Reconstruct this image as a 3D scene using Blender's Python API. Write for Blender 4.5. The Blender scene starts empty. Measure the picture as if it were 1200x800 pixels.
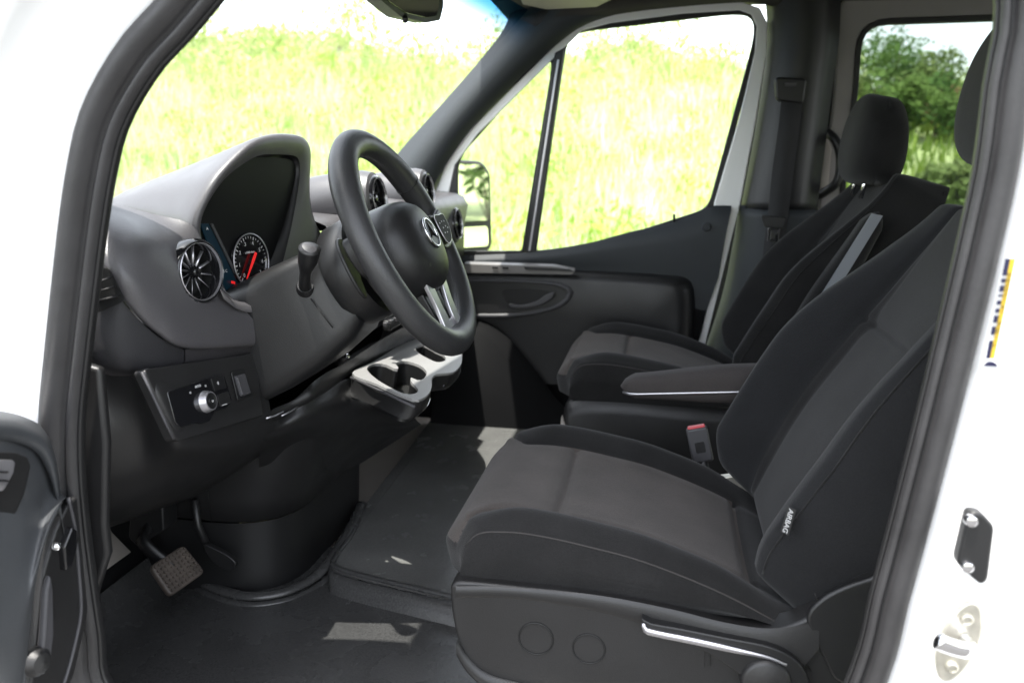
import bpy, bmesh, math, random
from mathutils import Vector, Matrix, Quaternion
random.seed(7)
SC = bpy.context.scene
C = SC.collection
V = Vector
# ------------------------------------------------------------------ camera
F, CX, CY, EYE = 960.0, 600.0, 400.0, 1.5
_ny = V((180.0, -208.0, F)).normalized()
_h = V((1.0, 0.016, 0.0))
_nz = -(_ny.cross(_h)).normalized()
if _nz.y > 0: _nz = -_nz
_nx = _ny.cross(_nz)
if _nx.x < 0: _nx = -_nx
def ray(px, py):
    d = V((px - CX, py - CY, F))
    return V((_nx.dot(d), _ny.dot(d), _nz.dot(d)))
def A(px, py, y):
    d = ray(px, py); return d * (y / d.y) + V((0, 0, EYE))
def BX(px, py, x):
    d = ray(px, py); return d * (x / d.x) + V((0, 0, EYE))
def CZ(px, py, z):
    d = ray(px, py); return d * ((z - EYE) / d.z) + V((0, 0, EYE))
cd = bpy.data.cameras.new('camera'); cam = bpy.data.objects.new('camera', cd); C.objects.link(cam)
M3 = Matrix(((_nx.x, -_nx.y, -_nx.z), (_ny.x, -_ny.y, -_ny.z), (_nz.x, -_nz.y, -_nz.z)))
cam.matrix_world = Matrix.Translation((0, 0, EYE)) @ M3.to_4x4()
cd.sensor_width = 36; cd.lens = F / 1200 * 36; cd.clip_start = 0.05; cd.clip_end = 2000
cd.dof.use_dof = True; cd.dof.focus_distance = 1.45; cd.dof.aperture_fstop = 3.8
SC.camera = cam

# ------------------------------------------------------------------ materials
MATS = {}
def mat(name, col, rough=0.5, metal=0.0, var=0.12, vscale=6.0, bump=0.0, bscale=400.0, coat=0.0, sheen=0.0, spec=0.5, emit=None, bdist=0.001, detail=3.0, rvar=0.0, fleck=0.0, fscale=700.0):
    if name in MATS: return MATS[name]
    m = bpy.data.materials.new(name); m.use_nodes = True
    nt = m.node_tree; N = nt.nodes; Lk = nt.links
    b = N['Principled BSDF']
    b.inputs['Roughness'].default_value = rough; b.inputs['Metallic'].default_value = metal
    b.inputs['Specular IOR Level'].default_value = spec
    b.inputs['Coat Weight'].default_value = coat; b.inputs['Coat Roughness'].default_value = 0.08
    b.inputs['Sheen Weight'].default_value = sheen; b.inputs['Sheen Roughness'].default_value = 0.5
    tc = N.new('ShaderNodeTexCoord')
    n = N.new('ShaderNodeTexNoise'); n.inputs['Scale'].default_value = vscale; n.inputs['Detail'].default_value = 5
    Lk.new(tc.outputs['Object'], n.inputs['Vector'])
    r = N.new('ShaderNodeMapRange'); r.inputs[1].default_value = 0.3; r.inputs[2].default_value = 0.7
    r.inputs[3].default_value = 1 - var; r.inputs[4].default_value = 1 + var
    Lk.new(n.outputs['Fac'], r.inputs[0])
    mx = N.new('ShaderNodeMix'); mx.data_type = 'RGBA'; mx.blend_type = 'MULTIPLY'; mx.inputs[0].default_value = 1
    mx.inputs[6].default_value = (*col, 1); Lk.new(r.outputs[0], mx.inputs[7])
    if fleck:
        nf = N.new('ShaderNodeTexNoise'); nf.inputs['Scale'].default_value = fscale; nf.inputs['Detail'].default_value = 2
        rf = N.new('ShaderNodeMapRange'); rf.inputs[1].default_value = 0.3; rf.inputs[2].default_value = 0.7; rf.inputs[3].default_value = 1 - fleck; rf.inputs[4].default_value = 1 + fleck
        mf = N.new('ShaderNodeMix'); mf.data_type = 'RGBA'; mf.blend_type = 'MULTIPLY'; mf.inputs[0].default_value = 1
        Lk.new(tc.outputs['Object'], nf.inputs['Vector']); Lk.new(nf.outputs['Fac'], rf.inputs[0]); Lk.new(mx.outputs[2], mf.inputs[6]); Lk.new(rf.outputs[0], mf.inputs[7]); Lk.new(mf.outputs[2], b.inputs['Base Color'])
    else: Lk.new(mx.outputs[2], b.inputs['Base Color'])
    if rvar:
        r2 = N.new('ShaderNodeMapRange'); r2.inputs[1].default_value = 0.3; r2.inputs[2].default_value = 0.7
        r2.inputs[3].default_value = rough - rvar; r2.inputs[4].default_value = rough + rvar
        n3 = N.new('ShaderNodeTexNoise'); n3.inputs['Scale'].default_value = vscale * 2.3; n3.inputs['Detail'].default_value = 6
        Lk.new(tc.outputs['Object'], n3.inputs['Vector']); Lk.new(n3.outputs['Fac'], r2.inputs[0]); Lk.new(r2.outputs[0], b.inputs['Roughness'])
    if bump:
        n2 = N.new('ShaderNodeTexNoise'); n2.inputs['Scale'].default_value = bscale; n2.inputs['Detail'].default_value = detail
        Lk.new(tc.outputs['Object'], n2.inputs['Vector'])
        bp = N.new('ShaderNodeBump'); bp.inputs['Strength'].default_value = bump; bp.inputs['Distance'].default_value = bdist
        Lk.new(n2.outputs['Fac'], bp.inputs['Height']); Lk.new(bp.outputs['Normal'], b.inputs['Normal'])
    if emit:
        b.inputs['Emission Color'].default_value = (*emit[0], 1); b.inputs['Emission Strength'].default_value = emit[1]
    MATS[name] = m; return m
def glass_mat(name, tint, refl=0.06):
    m = bpy.data.materials.new(name); m.use_nodes = True
    nt = m.node_tree; N = nt.nodes; Lk = nt.links
    for n in list(N): N.remove(n)
    o = N.new('ShaderNodeOutputMaterial'); t = N.new('ShaderNodeBsdfTransparent'); t.inputs[0].default_value = (*tint, 1)
    g = N.new('ShaderNodeBsdfGlossy'); g.inputs['Roughness'].default_value = 0.02
    fr = N.new('ShaderNodeFresnel'); fr.inputs[0].default_value = 1.45
    mth = N.new('ShaderNodeMath'); mth.operation = 'MULTIPLY'; mth.inputs[1].default_value = 0.7
    mx = N.new('ShaderNodeMixShader'); Lk.new(fr.outputs[0], mth.inputs[0]); Lk.new(mth.outputs[0], mx.inputs[0])
    Lk.new(t.outputs[0], mx.inputs[1]); Lk.new(g.outputs[0], mx.inputs[2]); Lk.new(mx.outputs[0], o.inputs[0])
    return m
PL = mat('charcoal plastic', (0.0135, 0.0132, 0.0135), 0.42, fleck=.2, fscale=600, var=0.15, bump=0.35, bscale=700, rvar=0.06)
PLD = mat('black plastic', (0.009, 0.009, 0.0095), 0.42, var=0.15, bump=0.3, bscale=700)
PLG = mat('grey plastic', (0.050, 0.049, 0.053), 0.5, var=0.1, bump=0.4, bscale=650, rvar=0.05)
TRIM = mat('pillar trim', (0.020, 0.024, 0.027), 0.6, var=0.12, bump=0.4, bscale=500)
DASHG = mat('light dash plastic', (0.068, 0.065, 0.069), 0.40, spec=.7, fleck=.12, fscale=600, var=0.06, bump=0.45, bscale=600, rvar=0.05)
GLOSS = mat('gloss black', (0.008, 0.008, 0.009), 0.12, coat=0.5, var=0.05)
RUB = mat('seal rubber', (0.024, 0.0232, 0.024), 0.46, var=0.25, vscale=14, bump=0.3, bscale=300, rvar=0.1)
RUBD = mat('black rubber', (0.012, 0.012, 0.012), 0.5, var=0.2, bump=0.3, bscale=500)
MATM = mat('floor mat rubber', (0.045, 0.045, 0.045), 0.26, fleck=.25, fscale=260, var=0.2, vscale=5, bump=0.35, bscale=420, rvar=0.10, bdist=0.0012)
MATU = mat('reflection grey mat rubber', (0.12, 0.12, 0.116), 0.22, fleck=.15, fscale=260, var=0.15, vscale=7, bump=0.4, bscale=420, rvar=0.08)  # lighter than the lower mat: broad floor reflections put into the colour
FAB = mat('dark seat fabric', (0.0125, 0.0122, 0.0123), 0.9, fleck=.3, fscale=620, var=0.25, vscale=10, bump=0.8, bscale=620, sheen=0.11, spec=0.15, bdist=0.0012)
FABI = mat('grey seat fabric', (0.062, 0.053, 0.048), 0.9, fleck=.25, fscale=620, var=0.18, vscale=9, bump=0.8, bscale=700, sheen=0.11, spec=0.15, bdist=0.0012)
FABB = mat('backrest fabric', (0.0125, 0.0128, 0.0138), 0.9, fleck=.25, fscale=620, var=0.15, vscale=9, bump=0.8, bscale=700, sheen=0.11, spec=0.15, bdist=0.0012)
LEA = mat('wheel leather', (0.030, 0.030, 0.031), 0.40, var=0.2, bump=0.5, bscale=350, rvar=0.06)
WHITE = mat('white paint', (0.86, 0.86, 0.85), 0.25, coat=0.6, var=0.02, vscale=3)
CHROME = mat('chrome', (0.75, 0.75, 0.77), 0.12, metal=1.0, var=0.05)
SILV = mat('satin silver', (0.58, 0.57, 0.60), 0.32, metal=0.85, var=0.05)
STEEL = mat('zinc steel', (0.55, 0.53, 0.46), 0.35, metal=0.8, var=0.2, vscale=40)
HEAD = mat('headliner cloth', (0.040, 0.037, 0.035), 0.9, var=0.1, bump=0.4, bscale=500)
BEIG = mat('beige trim', (0.34, 0.31, 0.28), 0.7, var=0.06, bump=0.2, bscale=500)
GREYB = mat('warm grey pillar paint', (0.22, 0.205, 0.20), 0.45, var=0.08)
WEB = mat('belt webbing', (0.016, 0.016, 0.017), 0.75, var=0.1, bump=0.6, bscale=900)
RED = mat('red plastic', (0.55, 0.06, 0.07), 0.35, var=0.08)
REDE = mat('red needle', (0.7, 0.02, 0.02), 0.4, emit=((0.9, 0.02, 0.02), 0.5))
MARKW = mat('white marking', (0.5, 0.5, 0.5), 0.5, emit=((0.8, 0.85, 0.9), 0.03))
MARKT = mat('teal display', (0.004, 0.012, 0.02), 0.3, emit=((0.02, 0.10, 0.16), 0.06))
YEL = mat('yellow sticker', (0.50, 0.34, 0.02), 0.4, var=0.04)
NAVY = mat('navy print', (0.006, 0.006, 0.040), 0.4, var=0.05)
PAPER = mat('white sticker', (0.5, 0.5, 0.5), 0.5, var=0.04)
INK = mat('black print', (0.01, 0.01, 0.01), 0.5)
PEDR = mat('worn pedal rubber', (0.065, 0.053, 0.045), 0.55, var=0.35, vscale=30, bump=0.3, bscale=300)
MIRR = mat('mirror silver', (0.85, 0.87, 0.87), 0.02, metal=1.0, var=0.01)
BLUEP = mat('blue grey plastic', (0.055, 0.058, 0.062), 0.42, var=0.12, bump=0.3, bscale=500, rvar=0.05)
MESHM = mat('vent shadow', (0.004, 0.004, 0.004), 0.6)
GLASS = glass_mat('clear glass', (0.93, 0.95, 0.94))
GLASST = glass_mat('privacy glass', (0.58, 0.61, 0.60))
GLASSB = glass_mat('blue shade glass', (0.10, 0.36, 0.62))

# ------------------------------------------------------------------ mesh helpers
def mk(name, verts, faces, m, parent=None, smooth=True, sub=0, bevel=0, solid=0, bseg=3, mats=None, midx=None, angle=None):
    me = bpy.data.meshes.new(name); me.from_pydata([tuple(v) for v in verts], [], faces); me.update()
    for mm in (mats or [m]): me.materials.append(mm)
    if midx:
        for p, i in zip(me.polygons, midx): p.material_index = i
    if smooth:
        for p in me.polygons: p.use_smooth = True
    o = bpy.data.objects.new(name, me); C.objects.link(o)
    if solid:
        s = o.modifiers.new('solid', 'SOLIDIFY'); s.thickness = solid; s.offset = -1
    if bevel:
        b = o.modifiers.new('bevel', 'BEVEL'); b.width = bevel; b.segments = bseg; b.limit_method = 'ANGLE'; b.angle_limit = math.radians(35)
        b.harden_normals = False
        if angle is None: angle = 40
    if sub:
        s = o.modifiers.new('sub', 'SUBSURF'); s.levels = sub; s.render_levels = sub
    if smooth and angle:
        me.set_sharp_from_angle(angle=math.radians(angle))
    if parent:
        o.parent = parent; o.matrix_parent_inverse = parent_world(parent).inverted()
    return o
def parent_world(p):
    mtx = Matrix.Translation(p.location) if p.type == 'EMPTY' else Matrix.Identity(4)
    return mtx
def thing(name, label, cat, loc=(0, 0, 0), group=None):
    o = bpy.data.objects.new(name, None); C.objects.link(o); o.empty_display_size = 0.1
    o.location = loc; o['label'] = label; o['category'] = cat
    if group: o['group'] = group
    return o
def tag(o, label, cat, group=None, kind=None):
    if label: o['label'] = label
    if cat: o['category'] = cat
    if group: o['group'] = group
    if kind: o['kind'] = kind
    return o
def cr(p0, p1, p2, p3, t):
    return 0.5 * ((2 * p1) + (p2 - p0) * t + (2 * p0 - 5 * p1 + 4 * p2 - p3) * t * t + (3 * p1 - p0 - 3 * p2 + p3) * t ** 3)
def spl(pts, n, closed=False):
    pts = [V(p) for p in pts]; k = len(pts); out = []
    segs = k if closed else k - 1
    # uniform by chord length
    L = [0]
    for i in range(segs): L.append(L[-1] + max((pts[(i + 1) % k] - pts[i]).length, 1e-9))
    cnt = n if closed else n - 1
    for j in range(n):
        s = L[-1] * j / cnt
        i = 0
        while i < segs - 1 and L[i + 1] <= s: i += 1
        t = (s - L[i]) / (L[i + 1] - L[i]); t = min(max(t, 0), 1)
        if closed: q = [pts[(i + d) % k] for d in (-1, 0, 1, 2)]
        else:
            q = [pts[max(i - 1, 0)], pts[i], pts[i + 1], pts[min(i + 2, k - 1)]]
            if i == 0: q[0] = 2 * pts[0] - pts[1]
            if i + 2 > k - 1: q[3] = 2 * pts[k - 1] - pts[k - 2]
        out.append(cr(*q, t))
    return out
def gridmesh(rows, cu=False, cv=False):
    R, K = len(rows), len(rows[0]); v = [p for r in rows for p in r]; f = []
    for i in range(R if cv else R - 1):
        for j in range(K if cu else K - 1):
            a = i * K + j; b = i * K + (j + 1) % K; c = ((i + 1) % R) * K + (j + 1) % K; d = ((i + 1) % R) * K + j
            f.append((a, b, c, d))
    return v, f
def loft(name, rows, m, parent=None, cu=False, cv=False, caps=False, **k):
    v, f = gridmesh(rows, cu, cv)
    if caps:
        K = len(rows[0]); f.append(tuple(range(K))[::-1]); f.append(tuple((len(rows) - 1) * K + i for i in range(K)))
    return mk(name, v, f, m, parent, **k)
def patch(name, rows, m, parent=None, nu=24, nv=16, **k):
    rr = [spl(r, nu) for r in rows]
    cols = [spl([r[i] for r in rr], nv) for i in range(nu)]
    return loft(name, [[cols[i][j] for i in range(nu)] for j in range(nv)], m, parent, **k)
def prism(name, poly, off, m, parent=None, bevel=0.0, bseg=3, **k):
    poly = [V(p) for p in poly]; off = V(off); n = len(poly)
    v = poly + [p + off for p in poly]
    f = [tuple(range(n)), tuple(range(2 * n - 1, n - 1, -1))] + [(i, n + i, n + (i + 1) % n, (i + 1) % n) for i in range(n)]
    if not bevel: k['smooth'] = False
    o = mk(name, v, f, m, parent, bevel=bevel, bseg=bseg, **k)
    bm = bmesh.new(); bm.from_mesh(o.data); bmesh.ops.recalc_face_normals(bm, faces=bm.faces); bm.to_mesh(o.data); bm.free()
    return o
def ribbon(name, outer, inner, off, m, parent=None, bevel=0.0, **k):
    """closed frame between two loops of equal count, extruded by off"""
    n = len(outer); off = V(off)
    v = [V(p) for p in outer] + [V(p) for p in inner]; v = v + [p + off for p in v]
    f = []
    for i in range(n):
        j = (i + 1) % n
        f += [(i, j, n + j, n + i), (2 * n + i, 3 * n + i, 3 * n + j, 2 * n + j), (i, 2 * n + i, 2 * n + j, j), (n + i, n + j, 3 * n + j, 3 * n + i)]
    o = mk(name, v, f, m, parent, bevel=bevel, **k)
    bm = bmesh.new(); bm.from_mesh(o.data); bmesh.ops.recalc_face_normals(bm, faces=bm.faces); bm.to_mesh(o.data); bm.free()
    return o
def frames(path, closed, upv):
    n = len(path); out = []
    for i in range(n):
        a = path[(i - 1) % n] if (closed or i > 0) else path[i]; b = path[(i + 1) % n] if (closed or i < n - 1) else path[i]
        t = (b - a).normalized(); s = t.cross(upv)
        if s.length < 1e-5: s = t.orthogonal()
        s.normalize(); u = s.cross(t).normalized(); out.append((s, u))
    return out
def sweep(name, path, prof, m, parent=None, closed=False, up=(0, 0, 1), pclosed=True, scale=None, caps=True, **k):
    """prof: list of (a,b): a along side vector, b along up"""
    path = [V(p) for p in path]; fr = frames(path, closed, V(up)); rows = []
    for i, p in enumerate(path):
        s, u = fr[i]; q = scale[i] if scale else 1
        rows.append([p + s * a * q + u * b * q for a, b in prof])
    return loft(name, rows, m, parent, cu=pclosed, cv=closed, caps=(caps and not closed and pclosed), **k)
def circ(r, n=12, ry=None):
    ry = ry or r; return [(r * math.cos(2 * math.pi * i / n), ry * math.sin(2 * math.pi * i / n)) for i in range(n)]
def tube(name, path, r, m, parent=None, closed=False, n=10, up=(0, 0, 1), ry=None, **k):
    return sweep(name, path, circ(r, n, ry), m, parent, closed, up, **k)
def basis(ax):
    ax = V(ax).normalized(); s = ax.cross(V((0, 0, 1)))
    if s.length < 1e-4: s = V((0, 1, 0))
    s.normalize(); u = s.cross(ax).normalized(); return ax, s, u
def lathe(name, o, ax, prof, m, parent=None, n=40, sy=1.0, **k):
    """prof: (radius, along-axis)"""
    ax, s, u = basis(ax); o = V(o); rows = []
    for r, h in prof:
        rows.append([o + ax * h + s * (r * math.cos(2 * math.pi * i / n)) + u * (r * sy * math.sin(2 * math.pi * i / n)) for i in range(n)])
    k.setdefault('angle', 40)
    ob = loft(name, rows, m, parent, cu=True, **k)
    bm = bmesh.new(); bm.from_mesh(ob.data); bmesh.ops.recalc_face_normals(bm, faces=bm.faces); bm.to_mesh(ob.data); bm.free()
    return ob
def box(name, c, size, m, parent=None, bevel=0.004, rot=None, taper=(1, 1), **k):
    c = V(c); hx, hy, hz = [s / 2 for s in size]
    R = rot.to_3x3() if isinstance(rot, Matrix) else (rot.to_matrix() if rot else Matrix.Identity(3))
    vs = []
    for z in (-1, 1):
        tx, ty = taper if z > 0 else (1, 1)
        for x, y in ((-1, -1), (1, -1), (1, 1), (-1, 1)): vs.append(c + R @ V((x * hx * tx, y * hy * ty, z * hz)))
    f = [(0, 3, 2, 1), (4, 5, 6, 7), (0, 1, 5, 4), (1, 2, 6, 5), (2, 3, 7, 6), (3, 0, 4, 7)]
    return mk(name, vs, f, m, parent, bevel=bevel, **k)
def plate(name, o, s, u, w, h, m, parent=None, th=0.003, r=0.004):
    """rounded plate centred at o with side axis s and up axis u; thickness along s x u"""
    o, s, u = V(o), V(s).normalized(), V(u).normalized(); pts = []
    for cx, cy, a0 in ((w / 2 - r, h / 2 - r, 0), (-w / 2 + r, h / 2 - r, 90), (-w / 2 + r, -h / 2 + r, 180), (w / 2 - r, -h / 2 + r, 270)):
        for q in range(5):
            a = math.radians(a0 + q * 22.5); pts.append(o + s * (cx + r * math.cos(a)) + u * (cy + r * math.sin(a)))
    n = s.cross(u).normalized()
    return prism(name, pts, n * th, m, parent, bevel=min(th, r) * 0.35, bseg=2)
def text(name, body, o, s, u, size, m, parent=None, ext=0.0003):
    cu = bpy.data.curves.new(name, 'FONT'); cu.body = body; cu.size = size; cu.extrude = ext; cu.align_x = 'CENTER'; cu.align_y = 'CENTER'
    t = bpy.data.objects.new(name + '_tmp', cu); C.objects.link(t)
    bpy.context.view_layer.update()
    me = bpy.data.meshes.new_from_object(t.evaluated_get(bpy.context.evaluated_depsgraph_get()))
    bpy.data.objects.remove(t)
    s = V(s).normalized(); u = V(u).normalized(); n = s.cross(u)
    mt = Matrix(((s.x, u.x, n.x, o[0]), (s.y, u.y, n.y, o[1]), (s.z, u.z, n.z, o[2]), (0, 0, 0, 1)))
    me.transform(mt); me.materials.clear(); me.materials.append(m)
    ob = bpy.data.objects.new(name, me); C.objects.link(ob)
    if parent: ob.parent = parent; ob.matrix_parent_inverse = parent_world(parent).inverted()
    return ob
def PA(y, *pts): return [A(p[0], p[1], y) for p in pts]
def PX(x, *pts): return [BX(p[0], p[1], x) for p in pts]
YV = V((0, 1, 0)); XV = V((1, 0, 0)); ZV = V((0, 0, 1))
def sm(a, b, x):
    t = min(max((x - a) / (b - a), 0), 1); return t * t * (3 - 2 * t)
def gs(x, w): return math.exp(-(x / w) ** 2)

# ================================================================== VAN BODY
van = thing('van_body', 'white van body with open driver doorway framing the dark cab', 'van', (0, 1.85, 0.35))
YS = 0.92
left = PA(YS, (215, -30), (188, 0), (150, 42), (118, 92), (97, 140), (84, 200), (75, 262), (66, 340), (58, 415), (52, 480), (52, 540), (57, 600), (66, 670), (77, 740), (90, 812))
right = PA(YS, (1218, -10), (1203, 100), (1190, 195), (1170, 285), (1146, 382), (1121, 482), (1090, 600), (1062, 702), (1030, 812))
loopA = [V((-0.05, YS, 1.95)), V((-0.30, YS, 1.90))] + [V((-0.45, YS, 1.80))] + left[1:] + [V((-0.70, YS, 0.60)), V((-0.5, YS, 0.56)), V((0.0, YS, 0.56))] + [V((0.20, YS, 0.60))] + right[::-1][0:] + [V((0.30, YS, 1.80)), V((0.22, YS, 1.93))]
loop = spl(loopA, 160, closed=True)
NL = len(loop); cen = V((-0.22, YS, 1.25))
def inward(i):
    t = (loop[(i + 1) % NL] - loop[(i - 1) % NL]).normalized(); n = V((-t.z, 0, t.x))
    if n.dot(cen - loop[i]) < 0: n = -n
    return n
INW = [inward(i) for i in range(NL)]
def strip(name, prof, m, parent, **k):
    return loft(name, [[loop[i] + INW[i] * (a * (1 - .28 * sm(-.2, .15, loop[i].x)) if a > 0 else a) + V((0, b, 0)) for i in range(NL)] for a, b in prof], m, parent, cu=True, **k)
# rubber seal: two ribs and the trim edge behind it
strip('door_seal', [(-0.002, 0.01), (-0.002, -0.006), (0.004, -0.016), (0.014, -0.020), (0.024, -0.018), (0.031, -0.008), (0.033, 0.002), (0.035, -0.004), (0.040, -0.008), (0.046, -0.004), (0.048, 0.012)], RUB, van)
strip('seal_lip', [(0.0475, 0.006), (0.049, 0.003), (0.0505, 0.008), (0.050, 0.014), (0.046, 0.022)], PL, van)
# white jamb around the doorway (steps out to the body side)
def big(i, d, dy):
    p = loop[i] - INW[i] * d; return p + V((0, dy, 0))
strip('door_jamb', [(0.0, 0.012), (-0.003, 0.0), (-0.012, -0.004), (-0.075, -0.018), (-0.085, -0.030), (-0.09, -0.05), (-0.10, -0.075), (-0.12, -0.08), (-0.25, -0.08)], WHITE, van)
box('body_side', (1.55, 0.845, 1.15), (2.0, 0.02, 1.9), WHITE, van, bevel=0.004)
box('front_wing', (-1.62, 0.86, 0.95), (1.25, 0.03, 0.95), WHITE, van, bevel=0.02)
# near front pillar inner trim
ia = PA(0.985, (215, -35), (176, 10), (140, 78), (121, 140), (110, 200), (104, 262))
ib = PA(1.04, (254, -35), (218, 0), (164, 68), (137, 130), (122, 190), (116, 238))
ic = PA(1.13, (276, -35), (226, 0), (171, 68), (141, 130), (126, 190), (119, 238))
loft('pillar_trim', [spl(PA(0.968, (205, -35), (165, 10), (132, 78), (113, 140), (103, 200), (97, 262)), 30), spl(ia, 30), spl(ib, 30), spl(ic, 30)], TRIM, van)
# ---- roof, headliner
box('roof_panel', (0.8, 1.85, 2.12), (2.9, 1.98, 0.04), WHITE, van, bevel=0.01)
hl = []
for x, z in ((-0.53, 1.962), (-0.50, 1.975), (-0.42, 1.985), (-0.2, 2.0), (0.3, 2.03), (0.9, 2.05), (2.3, 2.05)):
    hl.append([V((x, y, z - 0.012 * (abs(y - 1.85) / 0.9) ** 4)) for y in [0.93 + 0.0925 * q for q in range(21)]])
loft('headliner', hl, HEAD, van, solid=0.012)
# overhead console
oc = [CZ(605, -12, 1.955), CZ(612, 6, 1.952), CZ(640, 12, 1.95), CZ(700, 9, 1.955), CZ(722, -2, 1.96), CZ(722, -30, 1.97), CZ(615, -30, 1.97)]
prism('roof_console', oc, (0, 0, 0.05), BEIG, van, bevel=0.006)
# ---- far side pillars
far_out = PA(2.74, (462, 190), (480, 168), (520, 124), (562, 76), (590, 40), (600, 14), (600, -20))
far_in = PA(2.70, (500, 226), (513, 200), (545, 152), (598, 96), (650, 48), (690, 22), (760, 2))
far_mid = PA(2.66, (484, 208), (502, 184), (538, 138), (585, 86), (625, 44), (648, 14), (680, -20))
loft('pillar_trim', [spl(far_out, 30), spl(far_mid, 30), spl(far_in, 30), spl([p + V((0, 0.06, 0)) for p in far_in], 30)], TRIM, van, solid=0.01)
# header rail above the passenger door
hr0 = PA(2.70, (640, 40), (690, 24), (760, 12), (870, 3), (905, 8))
hr1 = PA(2.66, (610, 22), (660, 4), (740, -8), (870, -14), (990, -14))
loft('header_trim', [spl(hr0, 20), spl(PA(2.655, (625, 30), (675, 12), (750, 0), (868, -6), (945, -4)), 20), spl(hr1, 20)], HEAD, van, solid=0.01)
# middle pillar trim on the far side (upper and lower)
bu = [PA(2.735, (893, -40), (899, 40), (893, 100), (880, 180), (867, 248)),
      PA(2.70, (905, -40), (910, 40), (904, 100), (890, 180), (875, 248)),
      PA(2.655, (925, -40), (928, 40), (922, 100), (908, 180), (895, 248)),
      PA(2.65, (962, -40), (962, 40), (955, 100), (944, 180), (935, 248)),
      PA(2.72, (986, -40), (984, 40), (976, 100), (966, 180), (957, 248))]
loft('pillar_trim', [spl(r, 24) for r in bu], PLD, van, solid=0.008)
bl = [PA(2.735, (866, 240), (858, 290), (845, 350), (822, 420), (800, 480)),
      PA(2.70, (875, 244), (868, 290), (856, 350), (836, 420), (815, 480)),
      PA(2.645, (892, 246), (888, 290), (878, 350), (862, 420), (845, 480)),
      PA(2.64, (940, 246), (940, 290), (935, 350), (925, 420), (915, 480)),
      PA(2.70, (985, 246), (985, 290), (980, 350), (975, 420), (970, 480))]
loft('lower_pillar_trim', [spl(r, 24) for r in bl], TRIM, van, solid=0.008)
# grey painted post and header around the sliding door glass
YW = 2.78
wo = PA(YW, (985, -4), (978, 120), (958, 260), (950, 420), (1230, 420), (1260, 120), (1262, -4))
wi = PA(YW, (1006, 24), (1000, 110), (986, 215), (982, 300), (1225, 300), (1235, 120), (1240, 16))
def dens(poly, n=80):
    poly = [V(p) for p in poly]; k = len(poly); out = []
    per = n // k
    for i in range(k):
        for j in range(per): out.append(poly[i].lerp(poly[(i + 1) % k], j / per))
    return out
def rounded(poly, r, n=6):
    poly = [V(p) for p in poly]; k = len(poly); out = []
    for i in range(k):
        a, b, c = poly[i - 1], poly[i], poly[(i + 1) % k]
        rr = r[i] if isinstance(r, (list, tuple)) else r
        p0 = b + (a - b).normalized() * min(rr, (a - b).length * 0.48); p1 = b + (c - b).normalized() * min(rr, (c - b).length * 0.48)
        for q in range(n):
            t = q / (n - 1); out.append(p0 * (1 - t) ** 2 + b * 2 * t * (1 - t) + p1 * t * t)
    return out
ribbon('window_surround', rounded(wo, 0.04), rounded(wi, [0.09, 0.02, 0.02, 0.08, 0.08, 0.02, 0.09]), (0, 0.05, 0), GREYB, van, bevel=0.006)
box('side_panel', (1.5, 2.80, 0.75), (2.0, 0.04, 1.1), GREYB, van, bevel=0.004)
box('side_panel', (1.78, 2.85, 1.60), (1.54, 0.03, 1.0), GREYB, van, bevel=0.004)
def offset_loop(lp, d):
    c = sum(lp, V()) / len(lp); n = len(lp); out = []
    for i in range(n):
        t = (lp[(i + 1) % n] - lp[i - 1]); t.y = 0; t.normalize(); nn = V((-t.z, 0, t.x))
        if nn.dot(c - lp[i]) < 0: nn = -nn
        out.append(lp[i] + nn * d)
    return out
wil = rounded(wi, [0.09, 0.02, 0.02, 0.08, 0.08, 0.02, 0.09])
ribbon('window_seal', [p + V((0, -0.004, 0)) for p in offset_loop(wil, -0.003)], [p + V((0, -0.004, 0)) for p in offset_loop(wil, 0.014)], (0, 0.03, 0), RUBD, van, bevel=0.003)
prism('side_window', [p + V((0, 0.018, 0)) for p in offset_loop(wil, 0.005)], (0, 0.004, 0), GLASST, van, smooth=False)
# ---- windscreen with blue shade band
wsy = [1.0, 1.25, 1.5, 1.85, 2.2, 2.45, 2.72]
def wsp(t, y):   # t 0 base..1 top
    bow = 0.16 * ((y - 1.86) / 0.86) ** 2
    return V((-1.42 + 0.90 * t + bow * (1 - 0.55 * t), y, 1.22 + 0.745 * t))
loft('windscreen', [[wsp(t, y) for y in wsy] for t in (0, 0.3, 0.6, 0.86)], GLASS, van)
nb = GLASSB.node_tree; tcb = nb.nodes.new('ShaderNodeTexCoord'); sxb = nb.nodes.new('ShaderNodeSeparateXYZ'); mrb = nb.nodes.new('ShaderNodeMapRange'); mxb = nb.nodes.new('ShaderNodeMix'); mxb.data_type = 'RGBA'
mrb.inputs[1].default_value = 1.22 + .745 * .86; mrb.inputs[2].default_value = 1.22 + .745 * .97; mrb.interpolation_type = 'SMOOTHSTEP'
nb.links.new(tcb.outputs['Object'], sxb.inputs[0]); nb.links.new(sxb.outputs[2], mrb.inputs[0]); nb.links.new(mrb.outputs[0], mxb.inputs[0])
mxb.inputs[6].default_value = (.93, .95, .94, 1); mxb.inputs[7].default_value = (.05, .22, .42, 1)
nb.links.new(mxb.outputs[2], [n_ for n_ in nb.nodes if n_.type == 'BSDF_TRANSPARENT'][0].inputs[0])
loft('shade_band', [[wsp(t, y) for y in wsy] for t in (0.86, 0.93, 1.0)], GLASSB, van)
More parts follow.
